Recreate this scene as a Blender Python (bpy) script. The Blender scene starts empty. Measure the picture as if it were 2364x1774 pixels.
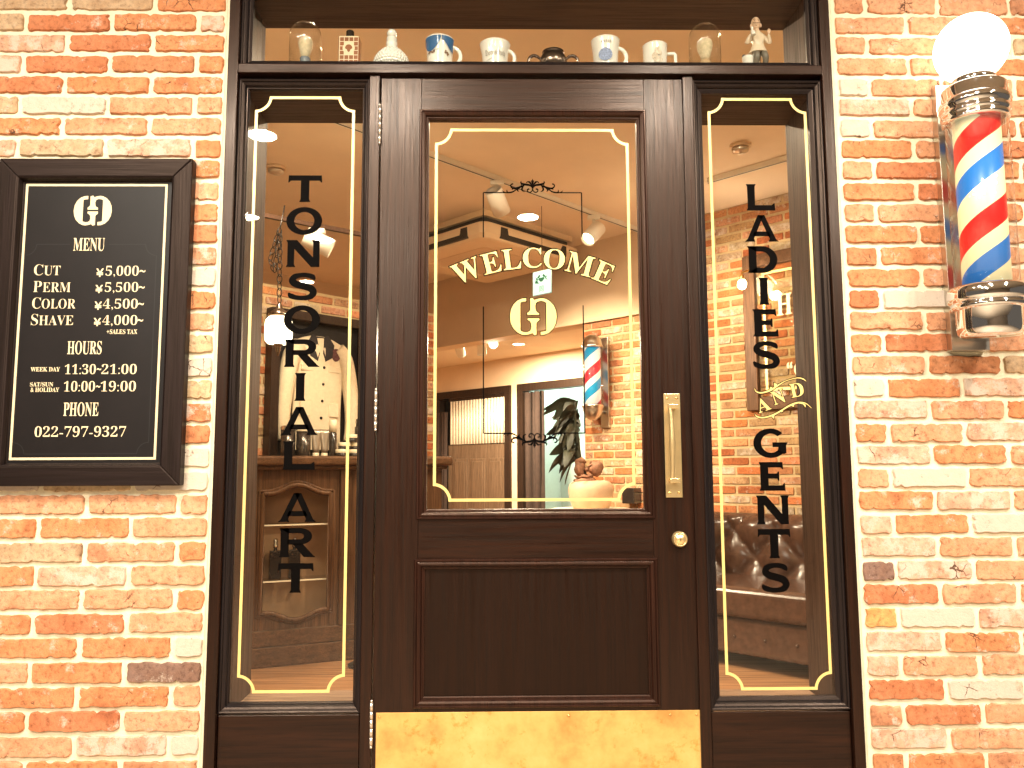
import bpy, bmesh, math, random
from mathutils import Vector, Matrix
random.seed(7)
sc = bpy.context.scene
C = sc.collection
PI = math.pi
R2 = math.sqrt(2)

# ------------------------------------------------------------------ camera, world, exposure
cam_data = bpy.data.cameras.new('camera')
cam = bpy.data.objects.new('camera', cam_data)
C.objects.link(cam)
cam_data.sensor_width = 36
cam_data.lens = 28.17
cam_data.clip_start = 0.05
cam_data.clip_end = 200
def cam_matrix(pitch, yaw, roll, loc):
    f = Vector((math.sin(yaw) * math.cos(pitch), math.cos(yaw) * math.cos(pitch), math.sin(pitch)))
    r = Vector((math.cos(yaw), -math.sin(yaw), 0))
    u = r.cross(f)
    r2 = r * math.cos(roll) + u * math.sin(roll)
    u2 = -r * math.sin(roll) + u * math.cos(roll)
    m = Matrix((r2, u2, -f)).transposed().to_4x4()
    m.translation = loc
    return m
cam.matrix_world = cam_matrix(0.10859, 0.015256, -0.004144, Vector((0, -2.2, 1.15)))
sc.camera = cam
world = bpy.data.worlds.new('World')
sc.world = world
world.use_nodes = True
bg = world.node_tree.nodes['Background']
bg.inputs[0].default_value = (1.0, 0.84, 0.68, 1)
bg.inputs[1].default_value = 0.08
sc.view_settings.view_transform = 'Standard'
sc.view_settings.look = 'None'
sc.view_settings.exposure = 0.82
sc.view_settings.gamma = 1
sc.cycles.max_bounces = 8
sc.cycles.diffuse_bounces = 4
sc.cycles.glossy_bounces = 4
sc.cycles.transparent_max_bounces = 24
sc.cycles.sample_clamp_indirect = 6
sc.cycles.caustics_reflective = False
sc.cycles.caustics_refractive = False
WARM = (1.0, 0.80, 0.60)
NEUTRAL = (1.0, 0.90, 0.735)
INNER = (1.0, 0.81, 0.56)

# ------------------------------------------------------------------ helpers
class G:
    """collects geometry for ONE mesh object"""
    def __init__(s):
        s.v = []; s.f = []; s.m = []; s.sm = []; s.c = []
    def add(s, vs, fs, m=0, sm=False, col=None):
        b = len(s.v)
        s.v += [tuple(p) for p in vs]
        s.c += [col] * len(vs)
        for f in fs:
            s.f.append([b + i for i in f]); s.m.append(m); s.sm.append(sm)
    def box(s, x0, x1, y0, y1, z0, z1, m=0):
        vs = [(x, y, z) for x in (x0, x1) for y in (y0, y1) for z in (z0, z1)]
        s.add(vs, [(0, 1, 3, 2), (4, 6, 7, 5), (0, 4, 5, 1), (2, 3, 7, 6), (0, 2, 6, 4), (1, 5, 7, 3)], m)
    def poly(s, pts, y, m=0):                       # flat polygon in the xz plane
        s.add([(x, y, z) for x, z in pts], [list(range(len(pts)))], m)
    def prism(s, pts, y0, y1, m=0, sm=False):
        n = len(pts)
        s.add([(x, y0, z) for x, z in pts] + [(x, y1, z) for x, z in pts],
              [list(range(n)), list(range(2 * n - 1, n - 1, -1))] , m)
        s.add([(x, y0, z) for x, z in pts] + [(x, y1, z) for x, z in pts],
              [(i, (i + 1) % n, n + (i + 1) % n, n + i) for i in range(n)], m, sm)
    def strip(s, a, b, m=0, closed=False, sm=False):  # quad strip between two equally long 3-D lists
        n = len(a)
        s.add(list(a) + list(b), [(i, (i + 1) % n, n + (i + 1) % n, n + i) for i in range(n if closed else n - 1)], m, sm)
    def ribbon(s, pts, ws, y, m=0, closed=False):    # flat ribbon in xz with varying width
        a, b = ribbon2(pts, ws, closed)
        s.strip([(p[0], y, p[1]) for p in a], [(p[0], y, p[1]) for p in b], m, closed)
    def lathe(s, prof, cx=0, cy=0, n=32, m=0, sm=True, rot=None):
        vs = []
        for r, z in prof:
            for k in range(n):
                t = 2 * PI * k / n
                vs.append((cx + r * math.cos(t), cy + r * math.sin(t), z))
        fs = []
        for i in range(len(prof) - 1):
            for k in range(n):
                fs.append((i * n + k, i * n + (k + 1) % n, (i + 1) * n + (k + 1) % n, (i + 1) * n + k))
        s.add(vs, fs, m, sm)
        if prof[0][0] > 1e-6: s.add(vs[:n], [list(range(n))], m)
        if prof[-1][0] > 1e-6: s.add(vs[-n:], [list(range(n))], m)
    def tube(s, pts, r, n=8, m=0, closed=False, cap=True):
        pts = [Vector(p) for p in pts]
        N = len(pts)
        rs = r if isinstance(r, (list, tuple)) else [r] * N
        rings = []
        up = None
        for i, p in enumerate(pts):
            if closed: d = pts[(i + 1) % N] - pts[i - 1]
            else: d = pts[min(i + 1, N - 1)] - pts[max(i - 1, 0)]
            d.normalize()
            if up is None:
                up = Vector((0, 0, 1)) if abs(d.z) < .9 else Vector((1, 0, 0))
            a = d.cross(up)
            if a.length < 1e-5: a = d.cross(Vector((.3, 1, .2)))
            a.normalize(); b = a.cross(d).normalized(); up = b
            rings.append([p + a * rs[i] * math.cos(2 * PI * k / n) + b * rs[i] * math.sin(2 * PI * k / n) for k in range(n)])
        vs = [q for ring in rings for q in ring]
        fs = []
        for i in range(N if closed else N - 1):
            j = (i + 1) % N
            for k in range(n):
                fs.append((i * n + k, i * n + (k + 1) % n, j * n + (k + 1) % n, j * n + k))
        s.add(vs, fs, m, True)
        if cap and not closed:
            s.add(rings[0], [list(range(n))], m); s.add(rings[-1], [list(range(n))], m)
    def ball(s, c, r, nu=16, nv=10, m=0):
        rx, ry, rz = r if isinstance(r, (list, tuple)) else (r, r, r)
        vs = [(c[0], c[1], c[2] - rz)]
        for i in range(1, nv):
            t = -PI / 2 + PI * i / nv
            for k in range(nu):
                a = 2 * PI * k / nu
                vs.append((c[0] + rx * math.cos(t) * math.cos(a), c[1] + ry * math.cos(t) * math.sin(a), c[2] + rz * math.sin(t)))
        vs.append((c[0], c[1], c[2] + rz))
        fs = [(0, 1 + (k + 1) % nu, 1 + k) for k in range(nu)]
        for i in range(nv - 2):
            for k in range(nu):
                fs.append((1 + i * nu + k, 1 + i * nu + (k + 1) % nu, 1 + (i + 1) * nu + (k + 1) % nu, 1 + (i + 1) * nu + k))
        L = len(vs) - 1
        fs += [(L, 1 + (nv - 2) * nu + k, 1 + (nv - 2) * nu + (k + 1) % nu) for k in range(nu)]
        s.add(vs, fs, m, True)
    def frame(s, x0, x1, z0, z1, prof, m=0):         # mitred moulding: prof = [(inset from outer edge, y)]
        rings = []
        for d, y in prof:
            rings.append([(x0 + d, y, z0 + d), (x1 - d, y, z0 + d), (x1 - d, y, z1 - d), (x0 + d, y, z1 - d)])
        for a, b in zip(rings, rings[1:]):
            for k in range(4):
                q = [a[k], a[(k + 1) % 4], b[(k + 1) % 4], b[k]]
                s.add(q, [(0, 1, 2, 3)], m)
    def map(s, fn):
        s.v = [tuple(fn(*p)) for p in s.v]
        return s

def ribbon2(pts, ws, closed=False):
    a = []; b = []
    n = len(pts)
    for i, p in enumerate(pts):
        q0 = pts[i - 1] if (closed or i > 0) else pts[0]
        q1 = pts[(i + 1) % n] if (closed or i < n - 1) else pts[-1]
        dx, dz = q1[0] - q0[0], q1[1] - q0[1]
        L = math.hypot(dx, dz) or 1
        w = (ws[i] if isinstance(ws, (list, tuple)) else ws) / 2
        a.append((p[0] - dz / L * w, p[1] + dx / L * w)); b.append((p[0] + dz / L * w, p[1] - dx / L * w))
    return a, b

def smooth_path(pts, k=6, ws=None):                  # Catmull-Rom
    out = []; wo = []
    n = len(pts)
    for i in range(n - 1):
        p0, p1, p2, p3 = pts[max(i - 1, 0)], pts[i], pts[i + 1], pts[min(i + 2, n - 1)]
        for j in range(k):
            t = j / k
            out.append(tuple(.5 * (2 * b + (c - a) * t + (2 * a - 5 * b + 4 * c - d) * t * t + (3 * b - a - 3 * c + d) * t ** 3)
                             for a, b, c, d in zip(p0, p1, p2, p3)))
            if ws: wo.append(ws[i] * (1 - t) + ws[i + 1] * t)
    out.append(tuple(pts[-1]))
    if ws: wo.append(ws[-1]); return out, wo
    return out

def abs_loc(o):
    p = Vector((0, 0, 0))
    while o is not None:
        p += o.location; o = o.parent
    return p

def obj(name, g, mats, parent=None, bevel=0.0, seg=2, recalc=True):
    """one mesh object; g is in world coordinates"""
    if not isinstance(mats, (list, tuple)): mats = [mats]
    if parent is not None: org = abs_loc(parent)
    else:
        xs = [p[0] for p in g.v]; ys = [p[1] for p in g.v]; zs = [p[2] for p in g.v]
        org = Vector(((min(xs) + max(xs)) / 2, (min(ys) + max(ys)) / 2, min(zs)))
    me = bpy.data.meshes.new(name)
    me.from_pydata([(p[0] - org.x, p[1] - org.y, p[2] - org.z) for p in g.v], [], g.f)
    for m in mats: me.materials.append(m)
    me.polygons.foreach_set('material_index', g.m)
    me.polygons.foreach_set('use_smooth', g.sm)
    if any(c is not None for c in g.c):
        at = me.color_attributes.new('tint', 'FLOAT_COLOR', 'POINT')
        for i, c in enumerate(g.c):
            at.data[i].color = c if c is not None else (1, 1, 1, 0)
    bm = bmesh.new(); bm.from_mesh(me)
    bmesh.ops.remove_doubles(bm, verts=bm.verts, dist=1e-6)
    if recalc: bmesh.ops.recalc_face_normals(bm, faces=bm.faces)
    bm.to_mesh(me); bm.free()
    o = bpy.data.objects.new(name, me)
    C.objects.link(o)
    if parent is not None: o.parent = parent
    else: o.location = org
    if bevel:
        b = o.modifiers.new('bevel', 'BEVEL'); b.width = bevel; b.segments = seg; b.limit_method = 'ANGLE'
        b.angle_limit = math.radians(40)
        b.use_clamp_overlap = True
    return o

def thing(name, label, cat, loc, group=None):
    o = bpy.data.objects.new(name, None)
    o.empty_display_size = .1
    C.objects.link(o)
    o.location = loc
    o['label'] = label; o['category'] = cat
    if group: o['group'] = group
    return o
def tag(o, label, cat, group=None):
    o['label'] = label; o['category'] = cat
    if group: o['group'] = group
    return o
def struct(o):
    o['kind'] = 'structure'; return o
def dup_tree(o, parent=None):
    c = o.copy(); C.objects.link(c)
    if parent is not None: c.parent = parent
    for ch in list(o.children): dup_tree(ch, c)
    return c
def disc_lamp(parent, loc, watts, col, size, target):
    d = bpy.data.lights.new(parent.name.split('.')[0] + '_light', 'AREA')
    d.shape = 'DISK'; d.size = size; d.energy = watts; d.color = col
    o = bpy.data.objects.new(d.name, d); C.objects.link(o); o.parent = parent
    o.location = Vector(loc) - abs_loc(parent)
    o.rotation_euler = (Vector(target) - Vector(loc)).to_track_quat('-Z', 'Y').to_euler()
    return o
def lamp(kind, parent, loc, watts, col=WARM, radius=.03, target=None, angle=90, blend=.5):
    d = bpy.data.lights.new(parent.name.split('.')[0] + '_light', kind)
    d.energy = watts; d.color = col; d.shadow_soft_size = radius
    if kind == 'SPOT':
        d.spot_size = math.radians(angle); d.spot_blend = blend
    o = bpy.data.objects.new(d.name, d); C.objects.link(o)
    o.parent = parent
    o.location = Vector(loc) - abs_loc(parent)
    if target is not None:
        o.rotation_euler = (Vector(target) - Vector(loc)).to_track_quat('-Z', 'Y').to_euler()
    return o

# ------------------------------------------------------------------ materials
def nodes_of(name):
    m = bpy.data.materials.new(name); m.use_nodes = True
    return m, m.node_tree, m.node_tree.nodes['Principled BSDF']
def N(t, kind, **kw):
    n = t.nodes.new(kind)
    for k, v in kw.items(): setattr(n, k, v)
    return n
def ramp(t, stops, src):
    r = N(t, 'ShaderNodeValToRGB')
    el = r.color_ramp.elements
    while len(el) < len(stops): el.new(.5)
    for e, (p, c) in zip(el, stops):
        e.position = p; e.color = c if len(c) == 4 else (*c, 1)
    t.links.new(src, r.inputs[0]); return r
def noise(t, scale, detail=4, rough=.6, vec=None, dim=None):
    n = N(t, 'ShaderNodeTexNoise')
    n.inputs['Scale'].default_value = scale; n.inputs['Detail'].default_value = detail; n.inputs['Roughness'].default_value = rough
    if vec is None:
        tc = N(t, 'ShaderNodeTexCoord'); vec = tc.outputs['Object']
    t.links.new(vec, n.inputs['Vector']); return n
def mapped(t, scale, rot=(0, 0, 0)):
    tc = N(t, 'ShaderNodeTexCoord'); mp = N(t, 'ShaderNodeMapping')
    mp.inputs['Scale'].default_value = scale; mp.inputs['Rotation'].default_value = rot
    t.links.new(tc.outputs['Object'], mp.inputs['Vector']); return mp.outputs[0]
def bump(t, p, src, strength=.3, dist=.002, prev=None):
    b = N(t, 'ShaderNodeBump'); b.inputs['Strength'].default_value = strength; b.inputs['Distance'].default_value = dist
    t.links.new(src, b.inputs['Height'])
    if prev is not None: t.links.new(prev.outputs[0], b.inputs['Normal'])
    t.links.new(b.outputs[0], p.inputs['Normal']); return b
def mixc(t, fac, a, b, mode='MIX'):
    m = N(t, 'ShaderNodeMix', data_type='RGBA', blend_type=mode)
    for sock, v in ((m.inputs[0], fac), (m.inputs[6], a), (m.inputs[7], b)):
        if isinstance(v, (int, float)): sock.default_value = v
        elif isinstance(v, tuple): sock.default_value = v if len(v) == 4 else (*v, 1)
        else: t.links.new(v, sock)
    return m.outputs[2]
def plain(name, col, rough=.5, metal=0, var=.12, scale=14, bmp=0.0, bscale=60, coat=0, emit=None, es=0, spec=None):
    m, t, p = nodes_of(name)
    n = noise(t, scale)
    a = tuple(max(0, c * (1 - var)) for c in col); b = tuple(min(1, c * (1 + var)) for c in col)
    r = ramp(t, [(.3, a), (.7, b)], n.outputs[0])
    t.links.new(r.outputs[0], p.inputs['Base Color'])
    p.inputs['Roughness'].default_value = rough; p.inputs['Metallic'].default_value = metal
    if coat: p.inputs['Coat Weight'].default_value = coat; p.inputs['Coat Roughness'].default_value = .08
    if spec is not None: p.inputs['Specular IOR Level'].default_value = spec
    if bmp:
        n2 = noise(t, bscale, 5); bump(t, p, n2.outputs[0], bmp)
    if emit:
        p.inputs['Emission Color'].default_value = (*emit, 1); p.inputs['Emission Strength'].default_value = es
    return m
def wood(name, axis, dark, light, rough=.36, grain=1.0, coat=.0, bmp=.4, spec=.31):
    m, t, p = nodes_of(name)
    sc_ = [46 * grain] * 3; sc_['xyz'.index(axis)] = 2.2 * grain
    v = mapped(t, sc_)
    n1 = noise(t, 1.0, 6, .62, v)
    sc2 = [230 * grain] * 3; sc2['xyz'.index(axis)] = 5 * grain
    v2 = mapped(t, sc2)
    n2 = noise(t, 1.0, 3, .6, v2)
    r = ramp(t, [(.30, dark), (.52, tuple((a + b) / 2 for a, b in zip(dark, light))), (.72, light)], n1.outputs[0])
    pore = ramp(t, [(.36, (.45, .45, .45)), (.5, (1, 1, 1))], n2.outputs[0])
    col = mixc(t, 1.0, r.outputs[0], pore.outputs[0], 'MULTIPLY')
    t.links.new(col, p.inputs['Base Color']); p.inputs['Specular IOR Level'].default_value = spec
    rr = ramp(t, [(.3, (rough + .16,) * 3), (.7, (rough - .06,) * 3)], n2.outputs[0])
    t.links.new(rr.outputs[0], p.inputs['Roughness'])
    p.inputs['Specular Tint'].default_value = (1, .72, .58, 1)
    if coat: p.inputs['Coat Weight'].default_value = coat; p.inputs['Coat Roughness'].default_value = .24
    b1 = bump(t, p, n2.outputs[0], bmp, .0012)
    b2 = bump(t, p, n1.outputs[0], bmp * .5, .002, b1)
    t.links.new(b2.outputs[0], p.inputs['Coat Normal'])
    return m
def emitter(name, col, strength):
    m = bpy.data.materials.new(name); m.use_nodes = True
    t = m.node_tree; t.nodes.clear()
    o = N(t, 'ShaderNodeOutputMaterial'); e = N(t, 'ShaderNodeEmission')
    e.inputs[0].default_value = (*col, 1); e.inputs[1].default_value = strength
    t.links.new(e.outputs[0], o.inputs[0]); return m
def thin_glass(name, tint=(1, 1, 1), base=.035, rough=0.0):
    m = bpy.data.materials.new(name); m.use_nodes = True
    t = m.node_tree; t.nodes.clear()
    o = N(t, 'ShaderNodeOutputMaterial'); tr = N(t, 'ShaderNodeBsdfTransparent'); gl = N(t, 'ShaderNodeBsdfGlossy')
    tr.inputs[0].default_value = (*tint, 1); gl.inputs['Roughness'].default_value = rough
    lw = N(t, 'ShaderNodeLayerWeight'); lw.inputs[0].default_value = .5
    pw = N(t, 'ShaderNodeMath', operation='POWER'); pw.inputs[1].default_value = 4.0
    mu = N(t, 'ShaderNodeMath', operation='MULTIPLY_ADD'); mu.inputs[1].default_value = .9; mu.inputs[2].default_value = base
    mx = N(t, 'ShaderNodeMixShader')
    t.links.new(lw.outputs['Facing'], pw.inputs[0]); t.links.new(pw.outputs[0], mu.inputs[0])
    t.links.new(mu.outputs[0], mx.inputs[0]); t.links.new(tr.outputs[0], mx.inputs[1]); t.links.new(gl.outputs[0], mx.inputs[2])
    t.links.new(mx.outputs[0], o.inputs[0]); return m

def brick_material(name, rough=.82):
    m, t, p = nodes_of(name)
    a = N(t, 'ShaderNodeVertexColor', layer_name='tint')
    big = noise(t, 22, 5, .65); mid = noise(t, 70, 6, .7); fine = noise(t, 260, 4, .7)
    v = ramp(t, [(.30, (.50, .42, .38)), (.47, (1, 1, 1)), (.70, (1.30, 1.25, 1.2))], mid.outputs[0])
    c1 = mixc(t, 1.0, a.outputs[0], v.outputs[0], 'MULTIPLY')
    patch = noise(t, 9, 3, .55)
    pr_ = ramp(t, [(.40, (1, 1, 1)), (.52, (1.18, 1.30, 1.45)), (.60, (.98, .98, 1)), (.70, (.70, .62, .62))], patch.outputs[0])
    c1 = mixc(t, .8, c1, mixc(t, 1.0, c1, pr_.outputs[0], 'MULTIPLY'))
    # lime bloom: pale blotches, stronger where the brick carries more of it (attribute alpha)
    sub = N(t, 'ShaderNodeMath', operation='ADD'); t.links.new(big.outputs[0], sub.inputs[0])
    al = N(t, 'ShaderNodeMath', operation='MULTIPLY'); al.inputs[1].default_value = .36
    t.links.new(a.outputs[1], al.inputs[0]); t.links.new(al.outputs[0], sub.inputs[1])
    ad = N(t, 'ShaderNodeMath', operation='MULTIPLY_ADD'); ad.inputs[1].default_value = .30; t.links.new(fine.outputs[0], ad.inputs[0]); t.links.new(sub.outputs[0], ad.inputs[2])
    lime = ramp(t, [(.80, (0, 0, 0)), (.92, (.85, .85, .85))], ad.outputs[0])
    c2 = mixc(t, lime.outputs[0], c1, (.56, .47, .39))
    pit = ramp(t, [(.27, (.22, .15, .11)), (.35, (1, 1, 1))], noise(t, 48, 4, .75).outputs[0])
    c3 = mixc(t, 1.0, c2, pit.outputs[0], 'MULTIPLY')
    vo = N(t, 'ShaderNodeTexVoronoi', feature='DISTANCE_TO_EDGE'); vo.inputs['Scale'].default_value = 24
    wob = noise(t, 40, 3, .6); tc = N(t, 'ShaderNodeTexCoord')
    wv = N(t, 'ShaderNodeVectorMath', operation='MULTIPLY_ADD'); wv.inputs[1].default_value = (.02, .02, .02)
    t.links.new(wob.outputs[1], wv.inputs[0]); t.links.new(tc.outputs['Object'], wv.inputs[2]); t.links.new(wv.outputs[0], vo.inputs['Vector'])
    ck = ramp(t, [(.012, (0, 0, 0)), (.035, (1, 1, 1))], vo.outputs['Distance'])
    msk = ramp(t, [(.62, (1, 1, 1)), (.68, (0, 0, 0))], noise(t, 13, 3, .5).outputs[0])
    cr = mixc(t, 1.0, ck.outputs[0], msk.outputs[0], 'LIGHTEN')
    c3 = mixc(t, cr, (.10, .045, .025), c3)
    t.links.new(c3, p.inputs['Base Color'])
    p.inputs['Roughness'].default_value = rough; p.inputs['Specular IOR Level'].default_value = .25
    b1 = bump(t, p, mid.outputs[0], .55, .004)
    b2 = bump(t, p, fine.outputs[0], .5, .0015, b1)
    bump(t, p, pit.outputs[0], .4, .002, b2)
    return m
def mortar_material(name, col=(.80, .735, .545)):
    m, t, p = nodes_of(name)
    n = noise(t, 30, 6, .7); f = noise(t, 240, 4, .7)
    r = ramp(t, [(.25, tuple(c * .80 for c in col)), (.55, col), (.8, tuple(min(1, c * 1.1) for c in col))], n.outputs[0])
    t.links.new(r.outputs[0], p.inputs['Base Color'])
    p.inputs['Roughness'].default_value = .9; p.inputs['Specular IOR Level'].default_value = .2
    b1 = bump(t, p, n.outputs[0], .5, .005)
    bump(t, p, f.outputs[0], .5, .0015, b1)
    return m
def stripes_material(name, pitch, red, blue, white, glow, phase=0.0):
    """helical barber stripes around the object's own z axis; lit from inside"""
    m, t, p = nodes_of(name)
    tc = N(t, 'ShaderNodeTexCoord'); sp = N(t, 'ShaderNodeSeparateXYZ'); t.links.new(tc.outputs['Object'], sp.inputs[0])
    at = N(t, 'ShaderNodeMath', operation='ARCTAN2'); t.links.new(sp.outputs[1], at.inputs[0]); t.links.new(sp.outputs[0], at.inputs[1])
    d = N(t, 'ShaderNodeMath', operation='MULTIPLY'); d.inputs[1].default_value = 1 / (2 * PI); t.links.new(at.outputs[0], d.inputs[0])
    z = N(t, 'ShaderNodeMath', operation='MULTIPLY'); z.inputs[1].default_value = 1 / pitch; t.links.new(sp.outputs[2], z.inputs[0])
    s_ = N(t, 'ShaderNodeMath', operation='SUBTRACT'); t.links.new(z.outputs[0], s_.inputs[0]); t.links.new(d.outputs[0], s_.inputs[1])
    ph = N(t, 'ShaderNodeMath', operation='ADD'); ph.inputs[1].default_value = phase; t.links.new(s_.outputs[0], ph.inputs[0])
    fr = N(t, 'ShaderNodeMath', operation='FRACT'); t.links.new(ph.outputs[0], fr.inputs[0])
    r = ramp(t, [(0, red), (.27, white), (.57, blue), (.82, white)], fr.outputs[0])
    r.color_ramp.interpolation = 'CONSTANT'
    t.links.new(r.outputs[0], p.inputs['Base Color']); t.links.new(r.outputs[0], p.inputs['Emission Color'])
    p.inputs['Emission Strength'].default_value = glow; p.inputs['Roughness'].default_value = .35
    return m

DK = (.0050, .0016, .0010); LT = (.0215, .0066, .0032)
W_V = wood('dark_oak_upright', 'z', DK, LT, rough=.33, coat=.16)
W_H = wood('dark_oak_level', 'x', DK, LT, rough=.33, coat=.16)
W_D = wood('dark_oak_depth', 'y', DK, LT)
MOULD = wood('dark_moulding_paint', 'z', (.013, .0045, .0030), (.034, .012, .0075), rough=.30, bmp=.12)
W_P = wood('panel_oak', 'z', (.0055, .0020, .0012), (.0105, .0036, .0021), rough=.36, bmp=.2)
BEAD = wood('black_bead_paint', 'z', (.007, .0055, .006), (.013, .010, .011), rough=.30, bmp=.1)
LINING_V = wood('lining_oak_upright', 'z', (.058, .029, .018), (.088, .045, .029), rough=.5, bmp=.15, spec=.15)
LINING_H = wood('lining_oak_level', 'x', (.040, .019, .012), (.085, .042, .027), rough=.5, bmp=.15, spec=.15)
SILL = wood('lit_tan_sill', 'x', (.20, .115, .070), (.32, .19, .115), rough=.5, bmp=.15, spec=.15)  # lamplight falling on the sill put into its paler colour
BOARD_V = wood('board_oak_upright', 'z', (.006, .0042, .0042), (.018, .012, .012), rough=.4, spec=.22)
BOARD_H = wood('board_oak_level', 'x', (.006, .0042, .0042), (.018, .012, .012), rough=.4, spec=.22)
BOARD_P = plain('board_black_paint', (.0085, .0065, .0068), .42, var=.2, scale=5, bmp=.05, bscale=300, spec=.25)
BRICK = brick_material('old_brick')
MORTAR = mortar_material('cream_mortar')
BRICK_IN = brick_material('inner_brick')
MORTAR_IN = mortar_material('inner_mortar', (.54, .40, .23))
GLASS = thin_glass('window_glass', (.97, .98, .97), .028)
CLEAR = thin_glass('clear_glass', (.97, .98, .97), .06)
GOLD = plain('gold_leaf', (.80, .61, .225), .32, var=.06, scale=30)
GOLD.node_tree.nodes['Principled BSDF'].inputs['Metallic'].default_value = .15
CREAM = plain('cream_sign_paint', (.72, .595, .385), .5, var=.04)
BLACK = plain('black_sign_paint', (.0015, .0008, .0006), .7, var=.1, spec=.05)
LINE = plain('engraved_line', (.003, .002, .002), .6, var=.1)
BRASS = plain('satin_brass', (.78, .52, .20), .30, 1.0, var=.10, scale=40, bmp=.04, bscale=120)
PULL = plain('polished_brass', (.86, .64, .32), .28, .8, var=.06, scale=30)
CHROME = plain('chrome', (.82, .82, .82), .06, 1.0, var=.02)
STEEL = plain('brushed_steel', (.62, .58, .52), .28, 1.0, var=.08)
HINGE = plain('hinge_nickel', (.74, .66, .58), .35, .9, var=.06)
WHITE_P = plain('white_plastic', (.78, .72, .62), .4, var=.04)
CHINA = plain('white_china', (.82, .78, .70), .15, var=.03, coat=.5)
MILK = plain('milk_glass', (.80, .78, .72), .18, var=.04, coat=.5)
BLUE_G = plain('blue_glaze', (.035, .13, .30), .15, var=.15, coat=.6)
SOFT_BLUE = plain('faded_blue_print', (.22, .27, .42), .4, var=.5, scale=220)
BROWN_PRINT = plain('brown_print', (.20, .10, .05), .4, var=.4, scale=160)
GREY_PRINT = plain('grey_print', (.36, .33, .28), .4, var=.3, scale=200)
PEWTER = plain('tarnished_silver', (.20, .15, .12), .22, .95, var=.45, scale=60, bmp=.2, bscale=90)
IRON = plain('black_iron', (.02, .017, .015), .4, .6, var=.2)
BRISTLE = plain('badger_bristle', (.72, .58, .38), .8, var=.2, scale=90, bmp=.6, bscale=220)
BRUSH_GREY = plain('grey_handle', (.22, .24, .27), .25, var=.1, coat=.4)
BRUSH_WOOD = plain('maple_handle', (.62, .40, .22), .35, var=.2, coat=.3)
AMBER = plain('amber_bottle', (.30, .10, .035), .2, var=.3, coat=.5)
LABEL_P = plain('cream_label', (.72, .60, .40), .6, var=.1)
SKIN_C = plain('porcelain_skin', (.70, .47, .31), .35, var=.08)
SMOCK_C = plain('porcelain_smock', (.72, .58, .42), .35, var=.06)
TROUSER = plain('porcelain_trousers', (.16, .135, .10), .4, var=.15)
CEIL = plain('peach_ceiling', (.80, .64, .47), .85, var=.04, scale=3, bmp=.1, bscale=220)
PLASTER = plain('peach_plaster', (.72, .54, .37), .85, var=.05, scale=3, bmp=.1, bscale=200)
OUT_CEIL = plain('white_ceiling', (.40, .35, .29), .9, var=.03, scale=2)
OUT_WALL = plain('opposite_plaster', (.27, .22, .17), .85, var=.08, scale=2)
FLOOR_IN = wood('plank_floor', 'x', (.24, .115, .052), (.44, .225, .11), rough=.4, grain=.35)
FLOOR_OUT = plain('stone_floor', (.40, .32, .24), .35, var=.12, scale=6)
CAB = wood('cabinet_walnut', 'z', (.062, .029, .014), (.15, .072, .035), rough=.35)
CAB_H = wood('cabinet_walnut_level', 'x', (.062, .029, .014), (.15, .072, .035), rough=.35)
CAB_IN = plain('cabinet_back', (.34, .19, .095), .5, var=.08)
LEATHER = plain('brown_leather', (.070, .034, .022), .24, var=.3, scale=25, bmp=.25, bscale=180, coat=.15)
CLOTH_W = plain('off_white_cotton', (.72, .60, .43), .85, var=.06, scale=40, bmp=.3, bscale=90)
CLOTH_D = plain('dark_collar_cloth', (.020, .016, .018), .8, var=.2)
PATCH = plain('maroon_patch', (.10, .035, .035), .8, var=.5, scale=120)
DARKWOOD = wood('near_black_wood', 'z', (.014, .008, .006), (.035, .02, .014), rough=.38)
CURTAIN = plain('brown_curtain', (.040, .022, .016), .9, var=.25, scale=20)
LEAF = plain('dark_leaf', (.030, .032, .018), .45, var=.4, scale=18)
POTC = plain('beige_pot', (.60, .40, .26), .6, var=.08)
FUNGUS = plain('dried_fungus', (.28, .13, .075), .7, var=.4, scale=45, bmp=.4, bscale=60)
MINT = plain('mint_wall', (.48, .58, .53), .8, var=.03)
AC_P = plain('air_unit_plastic', (.78, .60, .40), .5, var=.02)
AC_D = plain('air_unit_slot', (.014, .010, .008), .5, var=.1)
SIGN_G = plain('sign_panel', (.055, .085, .078), .6, var=.02, emit=(.62, .95, .85), es=.24, spec=.1)  # dark base; added glow stands in for the pale lit panel
SIGN_INK = plain('sign_green_ink', (.003, .018, .010), .7, var=.1, spec=.05)
REED = plain('reeded_glass', (.75, .66, .52), .25, var=.1, scale=30)
PANELW = wood('partition_wood', 'z', (.12, .075, .045), (.20, .13, .085), rough=.45)
GLOBE = emitter('lit_globe', (1.0, .88, .68), 3.6)
BULB = emitter('lit_bulb', (1.0, .78, .46), 9.0)
PENDANT = emitter('lit_shade', (1.0, .82, .52), 5.0)
DISC = emitter('downlight_face', (.86, .97, 1.0), 26.0)
CANISTER = plain('dark_steel_can', (.10, .085, .075), .25, .8, var=.15)
TUBE_S = plain('silver_tube', (.40, .33, .26), .3, .7, var=.15)
BOTTLE_D = plain('dark_bottle', (.025, .018, .015), .2, var=.2, coat=.4)
CAPW = plain('cream_cap', (.78, .68, .50), .4, var=.03)
PUMP_B = plain('white_pump_bottle', (.55, .50, .52), .35, var=.05)

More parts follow.
